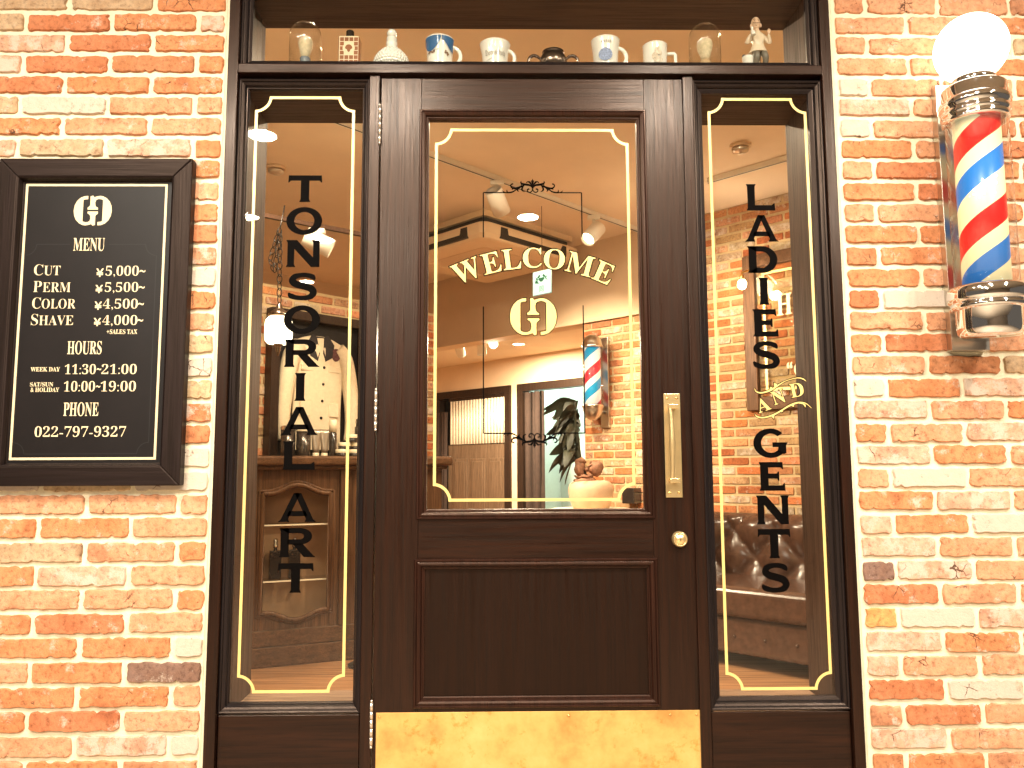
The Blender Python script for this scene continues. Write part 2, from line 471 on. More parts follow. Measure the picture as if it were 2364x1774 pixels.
# ------------------------------------------------------------------ flat lettering
def mb(s):                                            # serif capitals and digits
    o = ''
    for c in s:
        if 'A' <= c <= 'Z': o += chr(0x1D400 + ord(c) - 65)
        elif '0' <= c <= '9': o += chr(0x1D7CE + ord(c) - 48)
        else: o += c
    return o
_tc = {}
def tmesh(body, offset=0.0):
    """outline text -> (verts2d, faces, bbox)"""
    k = (body, offset)
    if k in _tc: return _tc[k]
    cu = bpy.data.curves.new('letters', 'FONT'); cu.body = body; cu.offset = offset; cu.resolution_u = 6
    o = bpy.data.objects.new('letters', cu); C.objects.link(o)
    dg = bpy.context.evaluated_depsgraph_get(); dg.update()
    me = bpy.data.meshes.new_from_object(o.evaluated_get(dg))
    vs = [(v.co.x, v.co.y) for v in me.vertices]; fs = [list(p.vertices) for p in me.polygons]
    bpy.data.objects.remove(o); bpy.data.curves.remove(cu); bpy.data.meshes.remove(me)
    bb = (min(v[0] for v in vs), max(v[0] for v in vs), min(v[1] for v in vs), max(v[1] for v in vs))
    _tc[k] = (vs, fs, bb); return _tc[k]
def text_box(g, body, x0, x1, z0, z1, y, m=0, offset=0.0, fn=None):
    vs, fs, b = tmesh(body, offset)
    sx = (x1 - x0) / (b[1] - b[0]); sz = (z1 - z0) / (b[3] - b[2])
    out = [(x0 + (x - b[0]) * sx, z0 + (z - b[2]) * sz) for x, z in vs]
    if fn: out = [fn(*p) for p in out]
    g.add([(x, y, z) for x, z in out], fs, m)
def small_caps(g, word, x0, x1, z0, z1, y, offset=0.0):
    a = tmesh(mb(word[0]), offset)[2]; b = tmesh(mb(word[1:]), offset)[2]
    wa = a[1] - a[0]; wb = (b[1] - b[0]) * .84; gap = .07
    s = (x1 - x0) / (wa + wb + gap)
    text_box(g, mb(word[0]), x0, x0 + wa * s, z0, z1, y, 0, offset)
    text_box(g, mb(word[1:]), x0 + (wa + gap) * s, x1, z0, z0 + (z1 - z0) * .87, y, 0, offset)

def arc(cx, cz, rx, rz, a0, a1, n=14):
    return [(cx + rx * math.cos(math.radians(a0 + (a1 - a0) * i / n)), cz + rz * math.sin(math.radians(a0 + (a1 - a0) * i / n))) for i in range(n + 1)]
def ring_poly(outer, inner):
    return ('S', outer, inner)
def glyph(ch):
    """wide flared capitals, unit height, centred on x = 0; returns polygons and strips"""
    if ch == 'T': return [[(-.6, 1), (.6, 1), (.615, .73), (.575, .735), (.53, .8), (.155, .8), (.155, .1), (.2, 0), (-.2, 0), (-.155, .1), (-.155, .8), (-.53, .8), (-.575, .735), (-.615, .73)]]
    if ch == 'L': return [[(-.56, 1), (-.16, 1), (-.21, .9), (-.21, .2), (.44, .2), (.52, .27), (.56, .28), (.58, 0), (-.56, 0), (-.51, .1), (-.51, .9)]]
    if ch == 'I': return [[(-.2, 1), (.2, 1), (.15, .9), (.15, .1), (.2, 0), (-.2, 0), (-.15, .1), (-.15, .9)]]
    if ch == 'E': return [[(-.48, 1), (.43, 1), (.45, .74), (.41, .75), (.36, .81), (-.12, .81), (-.12, .6), (.2, .6), (.24, .67), (.29, .67), (.29, .35), (.24, .35), (.2, .42), (-.12, .42), (-.12, .19), (.4, .19), (.45, .26), (.49, .27), (.51, 0), (-.48, 0), (-.43, .1), (-.43, .9)]]
    if ch == 'N': return [[(-.63, 1), (-.24, 1), (.34, .36), (.34, .9), (.29, 1), (.63, 1), (.58, .9), (.58, 0), (.28, 0), (-.33, .67), (-.33, .1), (-.28, 0), (-.63, 0), (-.58, .1), (-.58, .9)]]
    if ch == 'A': return [[(-.13, 1), (.1, 1), (-.31, .1), (-.26, 0), (-.67, 0), (-.56, .1)], [(.13, 1), (-.1, 1), (.31, .1), (.26, 0), (.67, 0), (.56, .1)], [(-.36, .2), (.36, .2), (.28, .38), (-.28, .38)]]
    if ch == 'O': return [ring_poly(arc(0, .5, .65, .52, 0, 360, 40), arc(0, .5, .36, .335, 0, 360, 40))]
    if ch == 'D':
        o = [(-.6, 1)] + arc(-.02, .5, .6, .5, 90, -90, 20) + [(-.6, 0)]
        i = [(-.26, .8)] + arc(-.05, .5, .33, .3, 90, -90, 20) + [(-.26, .2)]
        return [ring_poly(o, i), [(-.6, 1), (-.24, 1), (-.24, 0), (-.6, 0), (-.55, .1), (-.55, .9)]]
    if ch == 'R':
        o = [(-.6, 1)] + arc(.12, .715, .42, .285, 90, -90, 16) + [(-.3, .43)]
        i = [(-.28, .82)] + arc(.1, .715, .16, .105, 90, -90, 16) + [(-.3, .61)]
        return [ring_poly(o, i), [(-.6, 1), (-.26, 1), (-.26, .1), (-.21, 0), (-.6, 0), (-.55, .1), (-.55, .9)], [(-.1, .46), (.22, .46), (.58, .08), (.68, 0), (.27, 0), (-.12, .44)]]
    if ch == 'S':
        p, w = smooth_path([(.43, .74), (.36, .84), (.17, .91), (-.07, .915), (-.30, .85), (-.37, .71), (-.25, .59), (.05, .51), (.30, .42), (.385, .27), (.28, .13), (.05, .08), (-.2, .09), (-.42, .16), (-.5, .27)], 5,
                           [.05, .19, .17, .165, .21, .26, .25, .25, .26, .26, .21, .165, .17, .20, .05])
        a, b = ribbon2(p, w); return [ring_poly(a, b)]
    if ch == 'G':
        o = arc(0, .5, .65, .52, 42, 318, 34); i = arc(0.02, .5, .37, .335, 46, 314, 34)
        return [ring_poly(o, i), [(.08, .53), (.66, .53), (.6, .42), (.6, .16), (.5, .12), (.26, .2), (.3, .36), (.08, .36)]]
    return []
def put_glyph(g, ch, cx, cz, h, y, m=0, wx=1.0):
    for q in glyph(ch):
        f = lambda p: (cx + p[0] * h * wx, y, cz - h / 2 + p[1] * h)
        if q[0] == 'S': g.strip([f(p) for p in q[1]], [f(p) for p in q[2]], m)
        else: g.add([f(p) for p in q], [list(range(len(q)))], m)

def notched(x0, x1, z0, z1, r, n=10):
    """rectangle outline with scooped corners"""
    out = []
    for cx, cz, a0 in ((x0, z1, 0), (x1, z1, 270), (x1, z0, 180), (x0, z0, 90)):
        pts = arc(cx, cz, r, r, a0 - 90 if False else a0, a0 - 90, n)
        out.append(pts)
    # order clockwise from top-left: each arc must run along the outline
    tl = arc(x0, z1, r, r, 270, 360, n); tr = arc(x1, z1, r, r, 180, 270, n)
    br = arc(x1, z0, r, r, 90, 180, n); bl = arc(x0, z0, r, r, 0, 90, n)
    return tl + tr + br + bl
def pinstripe(g, x0, x1, z0, z1, r, w, y, m=0):
    h = w / 2
    c = notched(x0 + h, x1 - h, z0 + h, z1 - h, r)
    # inner and outer outlines: scoop radius grows / shrinks with the offset
    a = notched(x0, x1, z0, z1, r - h); a2 = notched(x0 + w, x1 - w, z0 + w, z1 - w, r + h)
    # keep both outlines on the same scoop centres
    def scoop(d, rr):
        n = 10
        X0, X1, Z0, Z1 = x0 + d, x1 - d, z0 + d, z1 - d
        def cl(pts): return [(min(max(px, X0), X1), min(max(pz, Z0), Z1)) for px, pz in pts]
        return cl(arc(x0, z1, rr, rr, 270, 360, n)) + cl(arc(x1, z1, rr, rr, 180, 270, n)) + cl(arc(x1, z0, rr, rr, 90, 180, n)) + cl(arc(x0, z0, rr, rr, 0, 90, n))
    A = scoop(0, r - 0); B = scoop(w, r + w)
    g.strip([(p[0], y, p[1]) for p in A], [(p[0], y, p[1]) for p in B], m, closed=True)

MONO = [(765, 385), (650, 395), (520, 450), (400, 570), (330, 720), (303, 905), (325, 1080), (390, 1230), (500, 1350), (620, 1415), (720, 1432), (820, 1415), (930, 1380), (975, 1440), (1050, 1415),
        (1045, 1250), (1045, 1100), (1072, 1058), (1130, 1012), (1130, 950), (790, 950), (790, 1005), (850, 1035), (885, 1090), (897, 1200), (870, 1290), (800, 1332), (730, 1340), (650, 1320), (605, 1285),
        (605, 900), (605, 520), (660, 495), (765, 485)]
def offset_poly(pts, d):
    n = len(pts); out = []
    area = sum(pts[i][0] * pts[(i + 1) % n][1] - pts[(i + 1) % n][0] * pts[i][1] for i in range(n))
    s = 1 if area > 0 else -1
    for i in range(n):
        p0, p1, p2 = Vector(pts[i - 1]), Vector(pts[i]), Vector(pts[(i + 1) % n])
        e1 = (p1 - p0).normalized(); e2 = (p2 - p1).normalized()
        n1 = Vector((e1.y, -e1.x)) * s; n2 = Vector((e2.y, -e2.x)) * s
        b = n1 + n2
        if b.length < .2: b = n1
        b.normalize(); k = d / max(.45, b.dot(n1))
        q = p1 + b * k
        out.append((q.x, q.y))
    return out
def monogram(g, cx, cz, w, y, m=0, off=0.0):
    s = w / 1312
    for rot in (1, -1):
        pts = [(cx + rot * (px - 957) * s, cz - rot * (pz - 907) * s) for px, pz in MONO]
        if off: pts = offset_poly(pts, off)
        g.poly(pts, y, m)

def scroll(g, cx, cz, s, y, flip=1, m=0):
    """leafy scroll ornament; s = metres per drawing unit"""
    def P(dx, py, sd): return (cx + sd * dx * s, cz + flip * (640 - py) * s)
    strokes = [
        ([(8, 505), (40, 450), (100, 415), (200, 400), (300, 375), (340, 335), (322, 292)], [10, 30, 45, 48, 40, 26, 4]),
        ([(190, 405), (300, 440), (400, 490), (520, 515), (600, 490), (632, 430), (600, 385), (560, 385)], [8, 34, 48, 44, 30, 24, 26, 30]),
        ([(440, 520), (520, 585), (600, 625), (700, 640), (860, 640)], [10, 24, 32, 30, 12]),
        ([(720, 636), (745, 600), (735, 550)], [34, 20, 3]), ([(800, 638), (850, 605), (875, 578)], [26, 12, 3]),
        ([(4, 520), (20, 590), (80, 632), (140, 605), (150, 555), (118, 530), (98, 548)], [12, 18, 22, 22, 24, 28, 26]),
        ([(250, 430), (300, 500), (300, 570), (230, 615)], [12, 36, 34, 4]),
        ([(380, 500), (440, 560), (400, 610)], [20, 34, 4]),
        ([(10, 440), (60, 360), (110, 318), (160, 325), (182, 358)], [10, 40, 30, 18, 10]),
        ([(70, 360), (80, 320), (70, 295)], [26, 22, 3]),
        ([(310, 385), (330, 410), (320, 420)], [26, 14, 4]), ([(560, 510), (590, 540), (570, 548)], [24, 16, 4])]
    for sd in (1, -1):
        for pts, ws in strokes:
            p, w = smooth_path([P(a, b, sd) for a, b in pts], 5, [(q * 1.25 + 6) * s for q in ws])
            g.ribbon(p, w, y, m)
    g.poly([P(0, 222, 1), P(22, 280, 1), P(45, 275, 1), P(30, 350, 1), P(0, 440, 1), P(-30, 350, 1), P(-45, 275, 1), P(-22, 280, 1)], y, m)
    g.poly([P(-16, 420, 1), P(16, 420, 1), P(26, 510, 1), P(0, 545, 1), P(-26, 510, 1)], y, m)

# ------------------------------------------------------------------ brickwork
PAL = dict(o=(.49, .190, .080), r=(.43, .150, .066), s=(.52, .245, .130), t=(.42, .275, .16), p=(.51, .285, .185), w=(.52, .395, .30), d=(.19, .105, .075), g=(.44, .36, .27), y=(.54, .25, .085), b=(.40, .16, .07))
def brick(g, s0, s1, z0, z1, col, lime, rnd, fine=True):
    """one worn brick on the plane y = 0, face towards -y"""
    j = .0020 if fine else .0012
    step = .0085 if fine else .05
    L, H = s1 - s0, z1 - z0
    nx = max(2, int(L / step)); nz = max(2, int(H / (step * .9)))
    def edge(n): 
        v = [rnd.uniform(-j, j) for _ in range(n)]
        return [(v[i] + v[(i + 1) % n]) / 1.4 + (rnd.uniform(.001, .0055) if fine and rnd.random() < .07 else 0) for i in range(n)]
    e1, e2, e3, e4 = edge(nx), edge(nz), edge(nx), edge(nz)
    r = rnd.uniform(.001, .004)
    pts = []
    for i in range(nx): pts.append((s0 + L * i / nx + (r if i == 0 else 0), z0 + e1[i] + (r * .6 if i == 0 else 0)))
    for i in range(nz): pts.append((s1 - e2[i] - (r if i == 0 else 0), z0 + H * i / nz + (r * .6 if i == 0 else 0)))
    for i in range(nx): pts.append((s1 - L * i / nx - (r if i == 0 else 0), z1 - e3[i] - (r * .6 if i == 0 else 0)))
    for i in range(nz): pts.append((s0 + e4[i] + (r if i == 0 else 0), z1 - H * i / nz - (r * .6 if i == 0 else 0)))
    n = len(pts)
    cx, cz = (s0 + s1) / 2, (z0 + z1) / 2
    pr = rnd.uniform(.0005, .0035); tx = rnd.uniform(-.012, .012); tz = rnd.uniform(-.03, .03)
    def ring(inset, y):
        out = []
        for px, pz in pts:
            dx = inset if px < cx else -inset; dz = inset if pz < cz else -inset
            fx = min(1, abs(px - cx) / (L / 2) * 1.0); fz = min(1, abs(pz - cz) / (H / 2))
            qx = px + (dx if fx > .9 else 0); qz = pz + (dz if fz > .75 else 0)
            out.append((qx, y + tx * (qx - cx) + tz * (qz - cz) * .4, qz))
        return out
    a = ring(0, .0065); b = ring(.0004, -.0012 - pr * .3); c = ring(.0020, -.0028 - pr)
    vs = a + b + c
    fs = [(i, (i + 1) % n, n + (i + 1) % n, n + i) for i in range(n)] + [(n + i, n + (i + 1) % n, 2 * n + (i + 1) % n, 2 * n + i) for i in range(n)] + [list(range(2 * n, 3 * n))]
    g.add(vs, fs, 0, False, (*col, lime))
def pick(rnd):
    k = rnd.choices('ooorssssttppwg', k=1)[0]
    c = PAL[k]; f = rnd.uniform(.82, 1.16)
    lime = {'w': .95, 'g': .8, 'p': .55, 'd': .2}.get(k, rnd.choice([0, 0, .1, .25, .45]))
    return tuple(min(.9, x * f * rnd.uniform(.95, 1.05)) for x in c), lime
def course(g, joints, zt, rnd, fine=True, named=None, gap=.0145, h=.0485):
    for i in range(len(joints) - 1):
        a, b = joints[i] + gap / 2, joints[i + 1] - gap / 2
        if b - a < .012: continue
        c, l = pick(rnd)
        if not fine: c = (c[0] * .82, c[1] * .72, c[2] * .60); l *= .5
        if named and i in named:
            k = named[i]; c = PAL[k]; l = {'w': .95, 'g': .8, 'p': .5}.get(k, .15)
        dz = rnd.uniform(-.0018, .0018)
        brick(g, a, b, zt - h + dz - rnd.uniform(0, .002), zt + dz, c, l, rnd, fine)

# ================================================================== SETTING
g = G(); g.box(-6, 6, -9, .0, -.15, 0.0)
struct(obj('floor', g, FLOOR_OUT))
g = G(); g.box(-6, 6, -9, .30, 2.9, 3.0)
struct(obj('ceiling', g, OUT_CEIL))
g = G(); g.box(-6, 6, -9.2, -9, 0, 2.9)
struct(obj('opposite_wall', g, OUT_WALL))

# brick front wall, left, right and above the shopfront (one connected wall)
g = G(); rnd = random.Random(21)
namedL = {-1: 'ott', 0: 'porto', 1: 'orpr', 2: 'obrp', 3: 'ooro', 4: 'ssgt', 5: 'ssos', 6: 'optp', 22: 'ssso', 23: 'soos', 24: 'ostg', 25: 'spos', 26: 'osso', 27: 'sroo', 28: 'gooy', 29: 'dosb', 30: 'soob', 31: 'sros', 32: 'wpso', 33: 'sosr', 34: 'tsro'}
namedR = {-1: 'sss', 0: 'ssoo', 1: 'sss', 2: 'sso', 3: 'wsso', 4: 'psso', 5: 'wsro', 6: 'osro', 7: 'sro', 8: 'oro', 9: 'sso', 10: 'oos', 11: 'bos', 12: 'oss', 13: 'rwss', 14: 'sss', 15: 'orss', 16: 'sbts', 17: 'wops', 18: 'pso', 19: 'osp', 20: 'pos', 21: 'sws', 22: 'ops', 23: 'pow', 24: 'pss', 25: 'dps', 26: 'rss', 27: 'ywp', 28: 'pos', 29: 'pss', 30: 'rgs', 31: 'srs', 32: 'pss', 33: 'bos'}
for k in range(-6, 39):
    zt = 2.465 - .0625 * k
    if zt - .05 > 2.64:
        ph = .12 if k % 2 else 0
        course(g, [-2.5 + ph + .235 * i for i in range(22)], zt, rnd)
        continue
    js = [-.7850] + [(-.868 if k % 2 == 0 else -.9935) - .2465 * i for i in range(7)]
    nm = {len(js) - 2 - i: c for i, c in enumerate(namedL.get(k, ''))}
    course(g, js[::-1], zt, rnd, True, nm)
    js = [.9765] + [(1.1915 if k % 2 == 0 else 1.0735) + .2125 * i for i in range(7)]
    course(g, js, zt, rnd, True, dict(enumerate(namedR.get(k, ''))))
for x0, x1, z0, z1 in ((-2.7, -.778, 0, 2.9), (.963, 2.75, 0, 2.9), (-.778, .963, 2.63, 2.9)):
    g.box(x0, x1, .0035, .20, z0, z1, 1)
# fillet of mortar run down beside each post
for x, sgn in ((-.7775, -1), (.9625, 1)):
    pts = [(0, -.0035), (.005 * sgn, -.004), (.010 * sgn, 0.002), (.010 * sgn, .005)]
    a = [[(x + px, y, z) for px, y in pts] for z in (0.0, 2.63)]
    g.strip(a[0], a[1], 1)
w = obj('brick_wall', g, [BRICK, MORTAR], recalc=True)
tag(w, 'old red and tan brick front wall with cream mortar, around the dark wood shopfront', 'wall')

# ================================================================== SHOPFRONT FRAME
FY = -.012
t = thing('shopfront_frame', 'dark oak shopfront frame of posts, mullions and header around the glazed door', 'door frame', (.093, 0, 0))
for x0, x1 in ((-.7755, -.7455), (.9325, .9615)):
    g = G(); g.box(x0, x1, FY, .20, 0, 2.63); obj('post', g, W_V, t, .0025)
for x0, x1 in ((-.3715, -.3420), (.5290, .5585)):
    g = G(); g.box(x0, x1, -.002, .24, 0, 2.2835); obj('mullion', g, W_V, t, .002)
g = G(); g.box(-.7450, .9320, FY - .002, .24, 2.2840, 2.3115); obj('header', g, W_H, t, .002)
g = G(); g.box(-.7450, .9320, FY, .20, 2.60, 2.63); obj('head_rail', g, W_H, t, .002)

def window(name, label, x0, x1, z0, z1, gx0, gx1, gz0, gz1, reveal, apron):
    """fixed light: x0..z1 outer edge of the bead, g* sight size of the glass"""
    t = thing(name, label, 'window', ((x0 + x1) / 2, 0, 0 if apron else z0))
    g = G()
    dx = gx0 - x0
    prof = [(0, .010), (0, .001), (.0035, -.001), (.0065, .0010), (.007, .006), (.0100, .0070), (.0145, .0100), (.0175, .0155), (.018, .019), (.0205, .0195), (dx, .0235), (dx, .034)]
    g.frame(x0, x1, z0, z1, prof)
    obj('glazing_bead', g, BEAD, t)
    g = G(); g.box(gx0 - .012, gx1 + .012, .0262, .0322, gz0 - .012, gz1 + .012)
    obj('glass_pane', g, GLASS, t)
    # lining of the reveal behind the glass
    rx0, rx1, rz0, rz1 = reveal
    for a, b in ((rx0 - .018, rx0), (rx1, rx1 + .018)):
        g = G(); g.box(a, b, .036, .25, rz0, rz1); obj('side_lining', g, LINING_V, t)
    g = G(); g.box(rx0 - .018, rx1 + .018, .036, .25, rz1 + .0005, rz1 + .02); obj('head_lining', g, LINING_H, t)
    g = G(); g.box(rx0 - .018, rx1 + .018, .036, .27, rz0 - .02, rz0 - .0005); obj('sill_board', g, SILL, t)
    if apron:
        g = G(); g.box(x0 + .001, x1 - .001, .0035, .06, 0, z0 - .004); obj('apron_panel', g, W_H, t, .002)
        # small dark screw heads on the bead
    return t
SL = window('sidelight_window', 'tall narrow window left of the door lettered TONSORIAL ART', -.7450, -.3720, .5180, 2.2730, -.7225, -.3990, .5420, 2.2620, (-.735, -.385, .507, 2.252), True)
SR = window('sidelight_window', 'tall narrow window right of the door lettered LADIES AND GENTS', .5590, .9320, .5160, 2.2730, .5890, .9140, .5380, 2.2620, (.574, .917, .500, 2.248), True)
TW = window('transom_window', 'wide window over the door holding shaving mugs and barber curios', -.7450, .9320, 2.3120, 2.5990, -.7180, .9050, 2.3345, 2.5750, (-.750, .922, 2.3345, 2.570), False)
YG = .0257
g = G(); pinstripe(g, -.7045, -.4170, .5640, 2.2320, .041, .0078, YG); obj('gold_pinstripe', g, GOLD, SL)
g = G(); pinstripe(g, .6070, .8960, .5610, 2.2310, .041, .0078, YG); obj('gold_pinstripe', g, GOLD, SR)
g = G()
for i, ch in enumerate('TONSORIAL'): put_glyph(g, ch, -.5555, 1.9560 - .0950 * i, .0785, YG)
for i, ch in enumerate('ART'): put_glyph(g, ch, -.5555, 1.0540 - .0945 * i, .0785, YG)
obj('lettering', g, BLACK, SL)
g = G()
for i, ch in enumerate('LADIES'): put_glyph(g, ch, .7515, 1.9320 - .0918 * i, .0785, YG, 0, .93)
for i, ch in enumerate('GENTS'): put_glyph(g, ch, .7530, 1.2250 - .0918 * i, .0790, YG, 0, .93)
obj('lettering', g, BLACK, SR)
# gilded AND with flourishes
g = G()
S_ = 8.72e-5
def AQ(cx, cz): return (.7150 + (cx - 600) * S_ , 1.3530 - (cz - 790) * S_)
OX = .0285
def AP(cx, cz):
    x, z = AQ(cx, cz); return (x + OX + .0095, z)
def tilt_text(g, ch, cx, cz, w, h, ang, y, m, off):
    X, Z = AP(cx, cz); ca, sa = math.cos(ang), math.sin(ang)
    W_, H_ = w * S_, h * S_
    text_box(g, mb(ch), -W_ / 2 - off, W_ / 2 + off, -H_ / 2 - off, H_ / 2 + off, y, m, 0.0 if not off else .035, lambda px, pz: (X + px * ca - pz * sa, Z + px * sa + pz * ca))
for lvl, (yy, m, off) in enumerate(((YG + .0002, 1, .0019), (YG - .0001, 0, 0))):
    for ch, cx, cz, w_, h_, a in (('A', 410, 1025, 430, 430, .33), ('N', 920, 780, 420, 440, .30), ('D', 1520, 550, 440, 440, .18)):
        tilt_text(g, ch, cx, cz, w_, h_, a, yy, m, off)
    for pts, ws in (([(155, 490), (200, 590), (320, 640), (480, 620), (700, 540), (920, 400), (1150, 270), (1400, 190), (1600, 160), (1750, 200), (1840, 270)], [6, 34, 44, 50, 64, 46, 18, 20, 28, 40, 8]),
                    ([(130, 1320), (200, 1400), (350, 1440), (560, 1410), (800, 1320), (1000, 1210), (1200, 1090), (1400, 1000), (1600, 955), (1800, 990), (1980, 1140)], [6, 40, 46, 46, 54, 44, 50, 56, 44, 30, 8])):
        p, w_ = smooth_path([AP(*q) for q in pts], 5, [(q + (46 if m else 0)) * S_ for q in ws]); g.ribbon(p, w_, yy - .00005, m)
    for tri in ([(640, 560), (670, 440), (740, 480)], [(800, 470), (790, 320), (880, 350), (900, 420)], [(660, 1390), (740, 1480), (780, 1320)], [(960, 1250), (1030, 1270), (1040, 1180)], [(1300, 1050), (1400, 1100), (1420, 990)], [(1560, 990), (1700, 1010), (1780, 1120), (1790, 1030), (1700, 975)]):
        q = [AP(*p) for p in tri]
        if m: q = offset_poly(q, .0019)
        g.poly(q, yy - .0001, m)
obj('gilded_lettering', g, [GOLD, BLACK], SR)

# ================================================================== DOOR
DY = .006
D = thing('shop_door', 'dark oak half glazed door with gilded WELCOME and brass kick plate', 'door', (.0975, .03, 0))
DX0, DX1, DZ1 = -.3385, .5325, 2.2790
OX0, OX1 = -.2230, .4175
for x0, x1 in ((DX0, OX0), (OX1, DX1)):
    g = G(); g.box(x0, x1, DY, .046, .012, DZ1); obj('stile', g, W_V, D, .0012)
for z0, z1 in ((.012, .531), (.9110, 1.0260), (2.1800, DZ1)):
    g = G(); g.box(OX0 + .0004, OX1 - .0004, DY + .0005, .046, z0, z1); obj('rail', g, W_H, D, .0008)
g = G(); g.box(OX0 + .01, OX1 - .01, .0185, .036, .525, .918); obj('lower_panel', g, W_P, D)
def bolection(x0, x1, z0, z1, inset, ydeep):
    g = G()
    k = inset / .025
    prof = [(0, DY + .002), (0, DY - .004), (.002 * k, DY - .0065), (.0050 * k, DY - .0065), (.0068 * k, DY - .0035), (.0085 * k, DY - .0045), (.0120 * k, DY - .0055), (.0160 * k, DY - .0030), (.0185 * k, DY + .0022), (.0190 * k, DY + .005), (.0215 * k, DY + .0052), (.0228 * k, DY + .0072), (.025 * k, DY + .0085), (.025 * k, ydeep)]
    g.frame(x0, x1, z0, z1, prof); return g
obj('glass_moulding', bolection(-.2280, .4220, 1.0210, 2.1840, .0262, .034), MOULD, D)
obj('panel_moulding', bolection(-.2320, .4250, .5270, .9150, .0275, .019), MOULD, D)
g = G(); g.box(-.206, .400, .0262, .0322, 1.043, 2.162); obj('glass_pane', g, GLASS, D)
g = G(); g.box(-.2235, .418, .0335, .046, 1.024, 1.0455); obj('rear_bead', g, MOULD, D)
g = G(); pinstripe(g, -.1850, .3740, 1.0680, 2.1360, .043, .0080, YG); obj('gold_pinstripe', g, GOLD, D)
# WELCOME on an arc
g = G()
Rb, cxa, cza, Ht = .4640, .0955, 1.2600, .0590
nat = [tmesh(mb(c))[2] for c in 'WELCOME']; tw = sum(b[1] - b[0] for b in nat); gap = .075
tot = tw + gap * 6
A0, A1 = math.radians(27.2), math.radians(-27.0)
for yy, m, off in ((YG + .0002, 1, .0031), (YG - .0001, 0, 0)):
    u = 0
    for c, b in zip('WELCOME', nat):
        wd = b[1] - b[0]
        am = A0 + (A1 - A0) * (u + wd / 2) / tot
        hw = wd / tot * abs(A1 - A0) * (Rb + Ht / 2) / 2
        ca, sa = math.cos(-am + 0), math.sin(-am)
        def f(px, pz, am=am):
            # px along the tangent, pz along the radius
            rx, rz = -math.sin(am), math.cos(am)
            tx, tz = math.cos(am), math.sin(am)
            return (cxa + rx * (Rb + pz) + tx * px, cza + rz * (Rb + pz) + tz * px)
        text_box(g, mb(c), -hw - off, hw + off, -off, Ht + off, yy, m, .030 if off else 0, f)
        u += wd + gap
obj('welcome_lettering', g, [GOLD, BLACK], D)
g = G(); monogram(g, .0950, 1.5840, .1340, YG + .0002, 1, .0016); monogram(g, .0950, 1.5840, .1340, YG - .0001, 0, -.0007)
obj('monogram', g, [GOLD, BLACK], D)
g = G()
lw_ = .0034
for pts in ([(-.046, 1.813), (-.046, 1.945), (.024, 1.945)], [(.168, 1.945), (.236, 1.945), (.236, 1.813)], [(-.046, 1.613), (-.046, 1.2550), (.024, 1.2550)], [(.168, 1.2550), (.236, 1.2550), (.236, 1.616)]):
    for (xa, za), (xb, zb) in zip(pts, pts[1:]):
        if xa == xb: g.poly([(xa - lw_ / 2, min(za, zb)), (xa + lw_ / 2, min(za, zb)), (xa + lw_ / 2, max(za, zb)), (xa - lw_ / 2, max(za, zb))], YG)
        else: g.poly([(xa, za - lw_ / 2), (xb, za - lw_ / 2), (xb, za + lw_ / 2), (xa, za + lw_ / 2)], YG + .0001)
scroll(g, .0955, 1.9450, 9.95e-5, YG, 1); scroll(g, .0955, 1.2550, 9.95e-5, YG, -1)
obj('scroll_border', g, BLACK, D)
# kick plate
def kick_material():
    m, t, p = nodes_of('worn_brass')
    n1 = noise(t, 9, 5, .6); n2 = noise(t, 21, 5, .72); n3 = noise(t, 5, 3, .5, mapped(t, (1, 1, 9)))
    c = ramp(t, [(.3, (.52, .26, .070)), (.52, (.72, .42, .13)), (.72, (.80, .51, .19))], n1.outputs[0])
    st = ramp(t, [(.57, (1, 1, 1)), (.67, (.82, .70, .48))], n2.outputs[0])
    c2 = mixc(t, 1.0, c.outputs[0], st.outputs[0], 'MULTIPLY')
    t.links.new(c2, p.inputs['Base Color'])
    p.inputs['Metallic'].default_value = .35
    r = ramp(t, [(.3, (.36,) * 3), (.7, (.52,) * 3)], n3.outputs[0]); t.links.new(r.outputs[0], p.inputs['Roughness'])
    bump(t, p, n1.outputs[0], .15, .004); return m
KICK = kick_material()
g = G(); g.box(-.3290, .5335 - .004, DY - .0022, DY + .001, .020, .5170); k = obj('kick_plate', g, KICK, D, .0006)
for x in (-.320, -.09, .18, .45, .520):
    g = G(); g.lathe([(0, 0), (.0022, 0), (.003, .0008), (.0022, .0018), (0, .002)], 0, 0, 10)
    g.map(lambda a, b, c, x=x: (x, DY - .0022 - c, .506) if False else (x + a, DY - .0022 - c, .506 + b)); obj('screw', g, BRASS, k)
# pull handle on a back plate
PX0, PX1, PZ0, PZ1 = .4530, .4985, 1.0775, 1.3625
g = G(); g.box(PX0, PX1, DY - .0045, DY, PZ0, PZ1); hp = obj('handle_plate', g, PULL, D, .001)
g = G()
xb, yb = .4640, DY - .040
p, r_ = smooth_path([(xb - .001, yb, 1.128), (xb + .001, yb - .002, 1.16), (xb + .0015, yb - .004, 1.225), (xb + .001, yb - .002, 1.285), (xb - .002, yb, 1.322)], 5, [.0055, .0065, .0085, .0065, .0055])
g.tube(p, r_, 12)
for z in (1.1235, 1.3235):
    g.box(xb - .007, xb + .020, DY - .046, DY - .035, z - .006, z + .006)
    g.box(xb + .006, xb + .020, DY - .040, DY - .003, z - .0055, z + .0055)
obj('pull_bar', g, PULL, hp, .001)
for x in (PX0 + .010, PX1 - .010):
    for z in (PZ0 + .013, PZ1 - .013):
        g = G(); g.lathe([(0, .0012), (.0035, .0010), (.0040, 0)], 0, 0, 12)
        g.map(lambda a, b, c, x=x, z=z: (x + a, DY - .0045 - c, z + b)); obj('screw', g, BRASS, hp)
